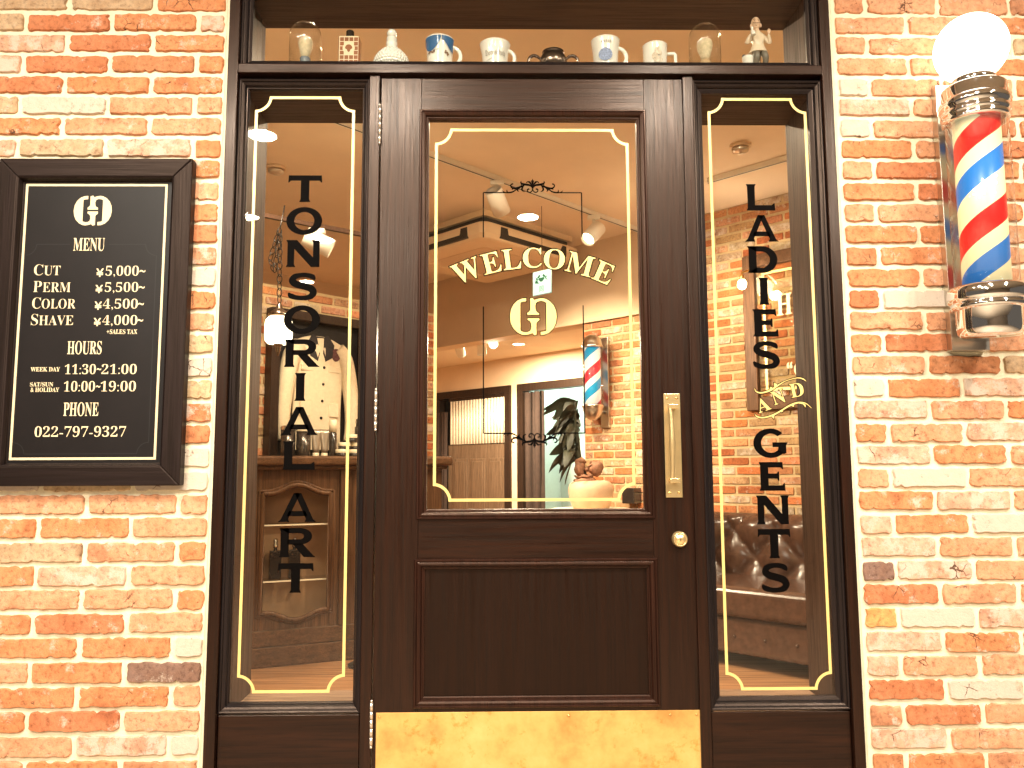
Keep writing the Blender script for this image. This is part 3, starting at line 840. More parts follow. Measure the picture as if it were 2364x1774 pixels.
g = G(); g.lathe([(.0215, 0), (.0215, .006), (.0195, .014), (.0180, .0175), (.0155, .0185), (.0150, .0165), (.0146, .0165), (.0142, .0180), (0, .0182)], 0, 0, 40)
g.map(lambda a, b, c: (.4870 + a, DY - c, .9650 + b)); lk = obj('lock_cylinder', g, PULL, D)
g = G(); g.poly([(.4858, .9690), (.4882, .9690), (.4878, .9600), (.4862, .9600)], DY - .0187); g.lathe([(0, .0002), (.0024, 0)], 0, 0, 10) if False else None
obj('keyhole', g, BLACK, lk)
for z0, z1 in ((2.084, 2.190), (1.268, 1.372), (.436, .545)):
    g = G(); n_ = 5; d = (z1 - z0) / n_
    for i in range(n_):
        g.lathe([(.0044, z0 + d * i + .0004), (.0044, z0 + d * (i + 1) - .0004)], -.3405, -.0035, 12)
    g.lathe([(.001, z1), (.004, z1 + .001), (.003, z1 + .006), (0, z1 + .008)], -.3405, -.0035, 12)
    g.lathe([(0, z0 - .008), (.003, z0 - .006), (.004, z0 - .001), (.001, z0)], -.3405, -.0035, 12)
    obj('hinge', g, HINGE, D)

# ================================================================== MENU BOARD
B = thing('menu_board', 'black framed price board with cream lettering hung on the brick wall', 'sign', (-1.115, 0, 1.115))
BX0, BX1, BZ0, BZ1 = -1.385, -.8530, 1.1160, 2.0190
fw = .052
for nm, x0, x1, z0, z1, mm, pts in (
        ('frame_stile', BX0, BX0 + fw, BZ0, BZ1, BOARD_V, None), ('frame_stile', BX1 - fw, BX1, BZ0, BZ1, BOARD_V, None),
        ('frame_rail', BX0, BX1, BZ0, BZ0 + fw, BOARD_H, None), ('frame_rail', BX0, BX1, BZ1 - fw, BZ1, BOARD_H, None)):
    g = G()
    if nm == 'frame_stile':
        out = x0 if x0 == BX0 else x1; inn = x1 if x0 == BX0 else x0
        q = [(out, BZ0), (out, BZ1), (inn, BZ1 - fw), (inn, BZ0 + fw)]
    else:
        out = z0 if z0 == BZ0 else z1; inn = z1 if z0 == BZ0 else z0
        q = [(BX0, out), (BX1, out), (BX1 - fw, inn), (BX0 + fw, inn)]
    g.prism(q, -.040, -.0075)
    obj(nm, g, mm, B, .003)
g = G(); g.frame(BX0 + fw, BX1 - fw, BZ0 + fw, BZ1 - fw, [(0, -.039), (.003, -.037), (.006, -.028), (.007, -.020), (.009, -.019), (.009, -.012)]); obj('inner_moulding', g, BOARD_V, B)
YB = -.018
g = G(); g.box(BX0 + .03, BX1 - .03, YB, -.006, BZ0 + .03, BZ1 - .03); obj('panel', g, BOARD_P, B)
yt = YB - .0006
def refit(x, z): # measured on y=-.03 / -.012; shift to the panel plane
    return x, z
g = G()
X0, X1, Z0, Z1, w_ = -1.3195, -.9270, 1.1855, 1.9530, .0065
for q in ([(X0, Z0), (X1, Z0), (X1, Z0 + w_), (X0, Z0 + w_)], [(X0, Z1 - w_), (X1, Z1 - w_), (X1, Z1), (X0, Z1)], [(X0, Z0 + w_), (X0 + w_, Z0 + w_), (X0 + w_, Z1 - w_), (X0, Z1 - w_)], [(X1 - w_, Z0 + w_), (X1, Z0 + w_), (X1, Z1 - w_), (X1 - w_, Z1 - w_)]):
    g.poly(q, yt)
obj('cream_border', g, CREAM, B)
g = G()
a, b = (-1.3105, 1.7480), (-1.2810, 1.7800)
lw2 = .0022
path = [(-1.1890, 1.7800), (-1.2810, 1.7800)] + [(-1.3110 + .0305 * math.sin(t), 1.7790 - .0305 * math.cos(t)) for t in [PI / 2 - PI / 2 * i / 8 for i in range(9)]] + [(-1.3110, 1.2330)]
path2 = [(-1.2818 + 0, 1.2000)]
def line(pts): g.ribbon(pts, lw2, yt)
line(path)
path = [(-1.0820, 1.7800), (-.9810, 1.7800)] + [(-.9500 - .0305 * math.sin(t), 1.7790 - .0305 * math.cos(t)) for t in [PI / 2 - PI / 2 * i / 8 for i in range(9)]] + [(-.9485, 1.2330)]
line(path)
line([(-1.3110, 1.2330)] + arc(-1.3110, 1.2015, .0305, .0305, 90, 0, 8) + [(-1.28, 1.2015), (-.9790, 1.2015)] + arc(-.9485, 1.2015, .0305, .0305, 180, 90, 8))
obj('engraved_border', g, LINE, B)
g = G(); monogram(g, -1.1315, 1.8762, .1040, yt, 0, .0008); obj('monogram', g, CREAM, B)
g = G()
def T(body, x0, x1, z0, z1, off=0.0, f=mb): text_box(g, f(body), x0, x1, z0, z1, yt, 0, off)
for wd, x0, x1, z0, z1 in (('CUT', -1.2833, -1.2113, 1.6923, 1.7231), ('PERM', -1.2824, -1.1807, 1.6457, 1.6761), ('COLOR', -1.2829, -1.1646, 1.5990, 1.6304), ('SHAVE', -1.2831, -1.1683, 1.5528, 1.5843)):
    g = G(); small_caps(g, wd, x0, x1, z0, z1, yt, -.008); obj('service_name', g, CREAM, B)
for bd, x0, x1, z0, z1 in (('5,000', -1.0870, -.9965, 1.6870, 1.7194), ('5,500', -1.0869, -.9958, 1.6415, 1.6732), ('4,500', -1.0900, -.9950, 1.5948, 1.6266), ('4,000', -1.0890, -.9942, 1.5491, 1.5808)):
    g = G(); T(bd, x0, x1, z0, z1, -.012)
    T('¥', -1.1130, -1.0925, z0 + .001, z1 - .008, .018, str)
    T('~', -.9943, -.9782, z0 + .0135, z0 + .0205, .012, str); obj('price', g, CREAM, B)
g = G(); T('+SALES TAX', -1.0758, -.9928, 1.5282, 1.5412, .004); obj('tax_note', g, CREAM, B)
for hd, x0, x1, z0, z1 in (('MENU', -1.1798, -1.0935, 1.7611, 1.7978), ('HOURS', -1.1800, -1.0873, 1.4720, 1.5091), ('PHONE', -1.1813, -1.0872, 1.3032, 1.3410)):
    g = G(); T(hd, x0, x1, z0, z1); obj('heading', g, CREAM, B)
def hours(s1, s2, zz0, zz1):
    T(s1, -1.1838, -1.1000, zz0, zz1, -.010); T('~', -1.0975, -1.0855, zz0 + .0105, zz0 + .0165, .012, str); T(s2, -1.0845, -.9895, zz0, zz1, -.010)
g = G(); T('WEEK DAY', -1.2758, -1.1968, 1.4253, 1.4373, .004); hours('11:30', '21:00', 1.4177, 1.4453); obj('opening_hours', g, CREAM, B)
g = G(); T('SAT/SUN', -1.2751, -1.2127, 1.3842, 1.3959, .004); T('& HOLIDAY', -1.2728, -1.1958, 1.3694, 1.3813, .004); hours('10:00', '19:00', 1.3703, 1.3989); obj('opening_hours', g, CREAM, B)
g = G(); T('022-797-9327', -1.2550, -1.0104, 1.2474, 1.2762, -.010); obj('phone_number', g, CREAM, B)

# ================================================================== BARBER POLE BY THE DOOR
px_, py_ = 1.2960, -.1300
P_ = thing('barber_pole', 'large chrome barber pole with lit white globe on the right brick wall', 'barber pole', (px_, py_, 1.47))
g = G(); g.box(1.2500, 1.3560, -.028, .003, 1.4770, 2.2450); obj('back_plate', g, STEEL, P_, .0015)
g = G()
for z in (1.60, 2.12):
    g = G(); g.box(1.275, 1.330, -.09, -.0285, z - .018, z + .018); obj('bracket', g, CHROME, P_, .002)

g = G(); g.ball((px_, py_, 2.2980), .0930, 40, 24); obj('globe', g, GLOBE, P_)
g = G(); g.lathe([(.056, 2.186), (.056, 2.206), (.052, 2.214), (.046, 2.214)], px_, py_, 48); obj('globe_collar', g, CHROME, P_)
g = G()
g.lathe([(0.0573, 2.190), (0.0745, 2.186), (0.0797, 2.182), (0.0807, 2.176), (0.0807, 2.150), (0.0821, 2.148), (0.0864, 2.144), (0.0883, 2.136), (0.0874, 2.126), (0.0831, 2.121), (0.0823, 2.118), (0.0845, 2.114), (0.0855, 2.109), (0.0845, 2.104), (0.0817, 2.101), (0.0812, 2.099), (0.0826, 2.095), (0.0829, 2.090), (0.0812, 2.085), (0.0754, 2.084)], px_, py_, 64)
obj('cap', g, CHROME, P_)
g = G(); g.lathe([(.0775, 1.625), (.0775, 2.095)], px_, py_, 56); obj('glass_cylinder', g, CLEAR, P_)
STR = stripes_material('barber_stripes', .252, (.62, .012, .010), (.012, .14, .45), (.80, .68, .38), .34, .53)
g = G(); g.lathe([(.0580, 1.620), (.0580, 2.100)], px_, py_, 64); obj('striped_cylinder', g, STR, P_)
g = G()
g.lathe([(0.0662, 1.634), (0.0784, 1.633), (0.0898, 1.630), (0.0954, 1.624), (0.0969, 1.616), (0.0969, 1.598), (0.0954, 1.592), (0.0898, 1.589), (0.0879, 1.587), (0.0893, 1.584), (0.0917, 1.580), (0.0917, 1.572), (0.0888, 1.5695), (0.0803, 1.5685), (0.0796, 1.5675), (0.0794, 1.520), (0.0770, 1.508), (0.0718, 1.499), (0.0643, 1.4955), (0.0000, 1.4950)], px_, py_, 64)
obj('cup', g, CHROME, P_)

# ================================================================== THINGS IN THE TRANSOM
SH = 2.3350   # shelf level
TX = lambda x: x * .987
def cloche(x, label, handle_mat, rh, bulb, r=.0475, h=.165):
    x = TX(x); yc = .092
    t = thing('glass_dome', label, 'dome', (x, yc, SH), 'glass domes over shaving brushes')
    g = G(); g.lathe([(0, SH), (r + .004, SH), (r + .006, SH + .004), (r + .005, SH + .010), (r - .002, SH + .013), (0, SH + .013)], x, yc, 32); obj('dome_base', g, DARKWOOD, t)
    z0 = SH + .013
    prof = [(r, z0), (r, z0 + h - r - .013)] + [(r * math.cos(a), z0 + h - r - .013 + r * .92 * math.sin(a)) for a in [PI / 2 * i / 10 for i in range(1, 10)]] + [(.001, z0 + h - r - .013 + r * .92)]
    g = G(); g.lathe(prof, x, yc, 32); obj('dome_glass', g, CLEAR, t)
    b = thing('shaving_brush', label.replace('glass dome over a', '').strip() and ('shaving brush with ' + bulb), 'brush', (x, yc, z0), 'shaving brushes under glass')
    return t, b, x, yc, z0
t, b, x, yc, z0 = cloche(-.589, 'glass dome over a grey handled brush, leftmost in the transom', BRUSH_GREY, .03, 'pale bristles and blue grey handle under the left dome')
g = G(); g.lathe([(.014, z0), (.016, z0 + .004), (.0155, z0 + .012), (.0145, z0 + .026), (.0160, z0 + .034), (.0150, z0 + .036)], x, yc, 24); obj('handle', g, BRUSH_GREY, b)
g = G(); g.lathe([(.0120, z0 + .036), (.0150, z0 + .052), (.0205, z0 + .072), (.0215, z0 + .084), (.0190, z0 + .095), (.0110, z0 + .101), (0, z0 + .103)], x, yc, 24); obj('bristles', g, BRISTLE, b)
t, b, x, yc, z0 = cloche(.631, 'glass dome over a wooden handled brush, beside the figurine', BRUSH_WOOD, .03, 'full bristles and round wooden handle under the right dome')
g = G(); g.lathe([(.012, z0), (.0185, z0 + .004), (.0205, z0 + .014), (.0195, z0 + .024), (.0150, z0 + .031), (.0130, z0 + .034)], x, yc, 24); obj('handle', g, BRUSH_WOOD, b)
g = G(); g.lathe([(.0130, z0 + .034), (.0150, z0 + .048), (.0220, z0 + .068), (.0240, z0 + .082), (.0210, z0 + .094), (.0120, z0 + .101), (0, z0 + .103)], x, yc, 24); obj('bristles', g, BRISTLE, b)
# cologne bottle
x, yc = TX(-.450), .072
t = thing('cologne_bottle', 'amber bottle with mosaic label and dark cap between the left dome and milk glass', 'bottle', (x, yc, SH))
g = G(); g.box(x - .0315, x + .0315, yc - .019, yc + .019, SH, SH + .100); bd = obj('bottle_body', g, AMBER, t, .006, 3)
g = G(); g.lathe([(.0125, SH + .100), (.0125, SH + .103), (.0118, SH + .104), (.0118, SH + .121), (.0105, SH + .123)], x, yc, 24); obj('cap', g, BOTTLE_D, t)
g = G(); yf = yc - .0193
rr = random.Random(4)
for i in range(4):
    for j in range(6):
        zz = SH + .012 + j * .014
        if 1 <= i <= 2 and 1 < j < 5: continue
        g.poly([(x - .027 + i * .0138 + .001, zz), (x - .027 + (i + 1) * .0138 - .001, zz), (x - .027 + (i + 1) * .0138 - .001, zz + .012), (x - .027 + i * .0138 + .001, zz + .012)], yf, 1)
g.poly([(x - .0285, SH + .010), (x + .0285, SH + .010), (x + .0285, SH + .098), (x - .0285, SH + .098)], yf + .0001, 0)
g.poly([(x + .018 * math.cos(a), SH + .060 + .018 * math.sin(a)) for a in [2 * PI * i / 24 for i in range(24)]], yf - .0001, 0)
g.poly([(x + .011 * math.cos(a) * (1 if math.sin(a) > -.3 else .5), SH + .060 + .012 * math.sin(a)) for a in [2 * PI * i / 16 for i in range(16)]], yf - .0002, 1)
obj('label_print', g, [LABEL_P, AMBER], t)
# hobnail milk glass bottle
x, yc = TX(-.3255), .082
t = thing('hobnail_bottle', 'white hobnail milk glass bottle with ball stopper', 'bottle', (x, yc, SH))
g = G()
prof = [(.030, SH), (.046, SH + .006), (.0500, SH + .020), (.0490, SH + .034), (.0420, SH + .050), (.0300, SH + .063), (.0190, SH + .072)]
g.lathe(prof, x, yc, 40)
for r_, z_ in ((.0480, SH + .008), (.0505, SH + .0165), (.0510, SH + .0255), (.0490, SH + .0345), (.0450, SH + .043), (.0395, SH + .051), (.0325, SH + .0585), (.0250, SH + .0655)):
    n_ = max(10, int(2 * PI * r_ / .0098)); o_ = rr.random() if False else (0.5 if int(z_ * 1000) % 2 else 0)
    for k in range(n_):
        a = 2 * PI * (k + o_) / n_; g.ball((x + r_ * math.cos(a), yc + r_ * math.sin(a), z_), .0043, 8, 5)
obj('bottle_body', g, MILK, t)
g = G(); g.lathe([(.0185, SH + .071), (.0165, SH + .078), (.0150, SH + .084), (.0168, SH + .088), (.0168, SH + .092), (.0150, SH + .095), (.0158, SH + .104), (.0150, SH + .108), (.0120, SH + .110)], x, yc, 28); obj('neck', g, MILK, t)
g = G(); g.ball((x, yc, SH + .1215), (.0150, .0150, .0140), 20, 12); obj('stopper', g, MILK, t)
# mugs
def mug(x, w, h, label, flare=0.0, square=False, yc=.080, hs=1.0):
    x = TX(x); r = w / 2
    t = thing('shaving_mug', label, 'mug', (x, yc, SH), 'old shaving mugs in the transom')
    g = G()
    g.lathe([(r * .80, SH), (r * .86, SH + .003), (r * .88, SH + h * .2), (r * .93, SH + h * .6), (r * (.97 + flare), SH + h * .94), (r * (1 + flare), SH + h), (r * (.95 + flare), SH + h), (r * .88, SH + h * .6), (r * .80, SH + .008), (0, SH + .006)], x, yc, 40)
    obj('mug_body', g, CHINA, t)
    g = G()
    hx = x + r * .86
    if square:
        pts = [(hx - .004, yc - .006, SH + h * .68), (hx + .022, yc - .010, SH + h * .68), (hx + .026, yc - .010, SH + h * .62), (hx + .026, yc - .010, SH + h * .12), (hx + .020, yc - .010, SH + h * .06), (hx - .004, yc - .006, SH + h * .06)]
        g.tube(pts, .0052, 10)
    else:
        c_ = SH + h * .46; ra = h * .27 * hs
        pts = [(hx - .004 + ra * 1.15 * max(0, math.cos(a)) + (0 if math.cos(a) > 0 else 0), yc - .008, c_ + ra * 1.1 * math.sin(a)) for a in [PI / 2 - PI * i / 12 for i in range(13)]]
        pts = [(hx - .006, yc - .004, c_ + ra * 1.12)] + pts + [(hx - .008, yc - .004, c_ - ra * 1.3)]
        g.tube(pts, .0058, 10)
    obj('mug_handle', g, CHINA, t)
    rad = lambda z: r * (.88 + .05 * min(1, max(0, (z - SH) / h - .2) / .4)) + .0012 + (r * (.04 + flare) * max(0, ((z - SH) / h - .6) / .34) if z > SH + .6 * h else 0)
    return t, x, r, rad, yc, h
def wrap(g, pts, x, yc, rad, m=0, lift=0.0):          # pts: (angle in degrees from straight ahead, z)
    g.add([(x + (rad(z) + lift) * math.sin(math.radians(a)), yc - (rad(z) + lift) * math.cos(math.radians(a)), z) for a, z in pts], [list(range(len(pts)))], m, True)
t, x, r, rad, yc, h = mug(-.1795, .084, .0985, 'white shaving mug with blue painted drape round the rim', .02)
g = G()
for a0, a1, d in ((-84, 8, .42), (12, 74, .40)):
    n_ = 14
    for i in range(n_):
        a_, b_ = a0 + (a1 - a0) * i / n_, a0 + (a1 - a0) * (i + 1) / n_
        f = lambda q: (a_ if q == 0 else b_)
        zt = SH + h * .955
        def low(a):
            u_ = (a - a0) / (a1 - a0)
            return zt - h * (.06 + d * (math.sin(PI * min(1, max(0, u_))) ** .7 if a0 < 0 else math.sin(PI / 2 * min(1, max(.12, u_)))) * .95)
        la, lb = low(a_), low(b_)
        for s0_, s1_ in ((0, .5), (.5, 1)):
            wrap(g, [(a_, zt - (zt - la) * s0_), (b_, zt - (zt - lb) * s0_), (b_, zt - (zt - lb) * s1_), (a_, zt - (zt - la) * s1_)], x, yc, rad, 0, .0012)
obj('blue_drape', g, BLUE_G, t)
g = G()
rr = random.Random(9)
for a0, z_ in ((-38, .50), (-30, .47), (-45, .46), (-22, .49), (30, .47), (36, .43), (42, .40), (40, .47)):
    for q in range(2):
        aa, zz = a0 + rr.uniform(-4, 4), SH + h * z_ + rr.uniform(-.003, .003)
        wrap(g, [(aa + 4 * math.cos(k), zz + .003 * math.sin(k)) for k in [2 * PI * i / 8 for i in range(8)]], x, yc, rad, 0, .0010)
for i in range(9): wrap(g, [(-70 + i * 8, SH + h * (.42 + .012 * i)), (-64 + i * 8, SH + h * (.43 + .012 * i)), (-64 + i * 8, SH + h * (.45 + .012 * i)), (-70 + i * 8, SH + h * (.44 + .012 * i))], x, yc, rad, 1, .0008)
obj('flower_print', g, [BROWN_PRINT, GREY_PRINT], t)
t, x, r, rad, yc, h = mug(-.0120, .0840, .0850, 'plain white shaving mug with faded gothic lettering', .10)
g = G()
def fk(s): return ''.join(chr(0x1D56C + ord(c) - 65) if 'A' <= c <= 'Z' else chr(0x1D586 + ord(c) - 97) for c in s)
vs, fs, bb = tmesh(fk('Dernschuh'))
out = []
for vx, vz in vs:
    a = -46 + 92 * (vx - bb[0]) / (bb[1] - bb[0]); z = SH + h * .36 + h * .26 * (vz - bb[2]) / (bb[3] - bb[2])
    q = rad(z) + .0012; out.append((x + q * math.sin(math.radians(a)), yc - q * math.cos(math.radians(a)), z))
g.add(out, fs, 0)
for i in range(8): wrap(g, [(-40 + i * 5, SH + h * (.22 + .014 * i)), (-35 + i * 5, SH + h * (.234 + .014 * i)), (-35 + i * 5, SH + h * (.25 + .014 * i)), (-40 + i * 5, SH + h * (.236 + .014 * i))], x, yc, rad, 0, .0010)
obj('gothic_lettering', g, GREY_PRINT, t)
t, x, r, rad, yc, h = mug(.3240, .0820, .0975, 'white shaving mug with a round faded blue picture', .06)
g = G()
n_ = 20
wrap(g, [(-8 + 30 * math.cos(k), SH + h * .40 + h * .20 * math.sin(k)) for k in [2 * PI * i / n_ for i in range(n_)]], x, yc, rad, 0, .0022)
for i in range(5): wrap(g, [(-22 + i * 9 + 3 * math.cos(k), SH + h * .80 + .0045 * math.sin(k)) for k in [2 * PI * i2 / 8 for i2 in range(8)]], x, yc, rad, 1, .0012)
obj('blue_picture', g, [SOFT_BLUE, GREY_PRINT], t)
t, x, r, rad, yc, h = mug(.4750, .0770, .0830, 'white shaving mug with square handle and faded portrait', -.04, True)
g = G()
for a0, z_, ra, rz in ((2, .62, 15, .15), (-12, .42, 14, .14), (4, .30, 22, .12), (14, .52, 7, .10)):
    k_ = []
    wrap(g, [(a0 + ra * math.cos(k), SH + h * (z_ + rz * math.sin(k))) for k in [2 * PI * i / 14 for i in range(14)]], x, yc, rad, 0, .0012 + rz * .002)
obj('portrait_print', g, plain('faded_portrait', (.58, .47, .35), .4, var=.35, scale=150), t)
# tarnished two handled pot
x, yc = TX(.1645), .080
t = thing('sugar_pot', 'tarnished silver pot with two looped handles between white mugs', 'pot', (x, yc, SH))
g = G(); g.lathe([(.026, SH), (.034, SH + .006), (.0415, SH + .022), (.0420, SH + .034), (.0385, SH + .046), (.0325, SH + .054), (.0310, SH + .058), (.0335, SH + .063), (.0320, SH + .0635), (.0290, SH + .058), (.034, SH + .045), (.037, SH + .03), (.02, SH + .006), (0, SH + .005)], x, yc, 40); obj('pot_body', g, PEWTER, t)
for sd in (1, -1):
    pts, rs = smooth_path([(x + sd * .036, yc, SH + .040), (x + sd * .047, yc, SH + .050), (x + sd * .060, yc, SH + .053), (x + sd * .072, yc, SH + .044), (x + sd * .074, yc, SH + .028), (x + sd * .066, yc, SH + .008), (x + sd * .052, yc, SH + .004), (x + sd * .036, yc, SH + .012)], 5, [.003, .0045, .005, .0045, .004, .0035, .003, .003])
    g = G(); g.tube(pts, rs, 10); obj('handle', g, PEWTER, t)
# porcelain barber figurine
def fig():
    x, yc = TX(.790), .080
    t = thing('barber_figurine', 'porcelain bald barber figurine holding a lather brush and wearing a pale smock', 'figurine', (x, yc, SH))
    s = .172 / 1500.0
    P = lambda cx, cz, y=0: (x + (cx - 560) * s, yc + y, SH + .006 + (1570 - cz) * s)
    g = G()
    # skinned body: head, neck, trunk, arms
    def skin(paths):
        me = bpy.data.meshes.new('skin'); vs = []; es = []; rs = []
        for pts in paths:
            prev = None
            for q, r in pts:
                q = Vector(q); hit = None
                for i, v in enumerate(vs):
                    if (v - q).length < 1e-5: hit = i
                if hit is None: vs.append(q); rs.append(r); hit = len(vs) - 1
                if prev is not None: es.append((prev, hit))
                prev = hit
        K = 20.0
        me.from_pydata([v * K for v in vs], es, []); o = bpy.data.objects.new('skin', me); C.objects.link(o)
        o.modifiers.new('s', 'SKIN')
        for i, r in enumerate(rs): me.skin_vertices[0].data[i].radius = (r * K, r * K)
        me.skin_vertices[0].data[0].use_root = True
        sb = o.modifiers.new('u', 'SUBSURF'); sb.levels = 2; sb.render_levels = 2
        dg = bpy.context.evaluated_depsgraph_get(); dg.update()
        m2 = bpy.data.meshes.new_from_object(o.evaluated_get(dg))
        out = [tuple(v.co / K) for v in m2.vertices]; fs = [list(p.vertices) for p in m2.polygons]
        bpy.data.objects.remove(o); bpy.data.meshes.remove(me); bpy.data.meshes.remove(m2)
        return out, fs
    U = s
    hip, chest, neckb, neck = P(570, 980), P(575, 640), P(560, 490), P(550, 440)
    body = [[(hip, 150 * U), (P(572, 820), 140 * U), (chest, 150 * U), (neckb, 78 * U), (neck, 68 * U), (P(535, 380), 70 * U)],
            [(chest, 150 * U), (P(400, 620), 80 * U), (P(255, 830, -.004), 62 * U), (P(300, 700, -.012), 48 * U), (P(365, 610, -.018), 36 * U)],
            [(chest, 150 * U), (P(720, 620), 80 * U), (P(880, 820, -.004), 62 * U), (P(850, 720, -.010), 48 * U), (P(800, 620, -.018), 36 * U)]]
    v, f = skin(body)
    g.add(v, f, 0, True)
    body_o = obj('body', g, SMOCK_C, t)
    g = G()
    g.ball(P(530, 235), (118 * U, 118 * U, 165 * U), 24, 16); g.ball(P(540, 340, -.001), (85 * U, 85 * U, 80 * U), 20, 12)
    for e in (405, 660): g.ball(P(e, 290 if e > 500 else 310), (30 * U, 22 * U, 58 * U), 12, 8)
    g.ball(P(505, 255, -.0145), (16 * U, 24 * U, 34 * U), 10, 8)
    g.tube([P(545, 420), P(550, 470)], 72 * U, 12)
    obj('head', g, SKIN_C, t)
    g = G()
    for e in (470, 575): g.ball(P(e, 225, -.0122), (14 * U, 12 * U, 12 * U), 8, 6); g.tube([P(e - 34, 190, -.0118), P(e, 176, -.0125), P(e + 34, 186, -.0118)], 7 * U, 6)
    g.tube([P(425, 270, -.010), P(470, 285, -.0128), P(520, 290, -.0138), P(560, 285, -.0128), P(610, 262, -.010)], 9 * U, 6)
    g.tube([P(490, 330, -.0098), P(520, 340, -.0102), P(560, 328, -.0096)], 9 * U, 6)
    obj('painted_face', g, BROWN_PRINT, t)
    for hx, hy in ((372, 590), (815, 590)):
        g = G(); g.ball(P(hx, hy, -.019), (38 * U, 26 * U, 46 * U), 12, 8)
        for k, (fx, fz) in enumerate(((-26, 92), (-6, 112), (16, 106), (36, 84))):
            g.tube([P(hx + fx * .7, hy - 25, -.019), P(hx + fx, hy - fz * .62, -.0205), P(hx + fx * 1.05, hy - fz, -.0195)], [13 * U, 12 * U, 9 * U], 8)
        g.tube([P(hx + (34 if hx < 500 else -34), hy + 5, -.020), P(hx + (62 if hx < 500 else -62), hy - 35, -.022)], [14 * U, 10 * U], 8)
        obj('hand', g, SKIN_C, t)
    g = G()
    g.lathe([(62 * U, 0), (52 * U, 40 * U), (58 * U, 100 * U), (44 * U, 112 * U)], 0, 0, 14); g.map(lambda a, b, c: (P(385, 690)[0] + a - c * .15, yc - .026 + b, P(385, 690)[2] + c)); g.ball(P(358, 500, -.024), (34 * U, 34 * U, 60 * U), 12, 8)
    obj('lather_brush', g, CHINA, t)
    # smock skirt
    g = G(); pr = [(150, 800), (165, 880), (195, 960), (235, 1040), (245, 1080), (200, 1060)]
    g.lathe([(r * U, P(0, z)[2]) for r, z in pr], x + (570 - 560) * U, yc, 28); g.map(lambda a, b, c: (a, yc + (b - yc) * .75, c)); obj('smock_skirt', g, SMOCK_C, t)
    g = G()
    for L in ([(480, 1050), (500, 1200, -.012), (485, 1380), (480, 1530)], [(680, 1050), (720, 1200, -.012), (735, 1380), (735, 1530)]):
        q = [P(a[0], a[1], (a[2] if len(a) > 2 else -.004)) for a in L]
        p_, r_ = smooth_path(q, 5, [90 * U, 86 * U, 66 * U, 56 * U]); g.tube(p_, r_, 14)
    obj('trousers', g, TROUSER, t)
    g = G()
    for fx in (490, 735): g.ball(P(fx, 1550, -.010), (52 * U, 90 * U, 28 * U), 14, 8)
    obj('shoes', g, CHINA, t)
    g = G(); px2 = P(290, 0)[0]; z9 = lambda c: P(0, c)[2]
    g.lathe([(95 * U, z9(1600)), (88 * U, z9(1560)), (80 * U, z9(1440)), (100 * U, z9(1400)), (140 * U, z9(1330)), (142 * U, z9(1250)), (150 * U, z9(1240)), (150 * U, z9(1180)), (120 * U, z9(1178))], px2, yc, 28)
    obj('basin', g, CHINA, t)
    g = G(); g.ball(P(195, 1160), (60 * U, 55 * U, 58 * U), 10, 7); g.ball(P(230, 1180), (50 * U, 50 * U, 36 * U), 10, 7); obj('sponge', g, plain('dark_sponge', (.05, .03, .02), .9), t)
    g = G(); g.lathe([(420 * U, SH), (430 * U, SH + .002), (420 * U, SH + .006)], x - .006, yc, 36); g.map(lambda a, b, c: (a, yc + (b - yc) * .75, c)); obj('base', g, SMOCK_C, t)
    g = G(); g.lathe([(120 * U, SH + .006), (110 * U, z9(1100)), (170 * U, z9(1060)), (0, z9(1055))], x, yc + .016, 20); obj('stool', g, SMOCK_C, t)
fig()

# ================================================================== ARCADE DOWNLIGHTS (some seen reflected in the glass, far right ones added unseen)
def downlight(x, y, z, watts, label, col=NEUTRAL, r=.075, angle=125, disc=None, group='recessed downlights in the arcade ceiling', tgt=None):
    t = thing('downlight', label, 'downlight', (x, y, z), group)
    g = G(); g.lathe([(r + .016, z - .001), (r + .014, z - .006), (r, z - .008), (r - .004, z - .001)], x, y, 32); obj('trim_ring', g, WHITE_P, t)
    g = G(); g.lathe([(0, z - .004), (r - .003, z - .004)], x, y, 32); obj('diffuser', g, disc or DISC, t)
    if watts: disc_lamp(t, (x, y, z - .006), watts, col, 2 * r - .01, (x, y, 0))
    return t
for x, y in ((-1.75, -1.30), (-.50, -1.46), (.75, -1.46), (2.0, -1.30)):
    downlight(x, y, 2.9, 30 if y < -1.4 else 13, 'round downlight in the arcade ceiling nearest the shopfront')
for x, y in ((-1.235, -1.77), (-1.727, -3.12), (-1.327, -3.67), (-1.787, -5.02), (.198, -3.12), (2.05, -1.77), (2.35, -3.12)):  # last pair added clear of the reflections, to light the wall evenly
    downlight(x, y, 2.9, 43 if y < -2 else 29, 'round cool white downlight mirrored as a pale disc in the window glass', NEUTRAL)

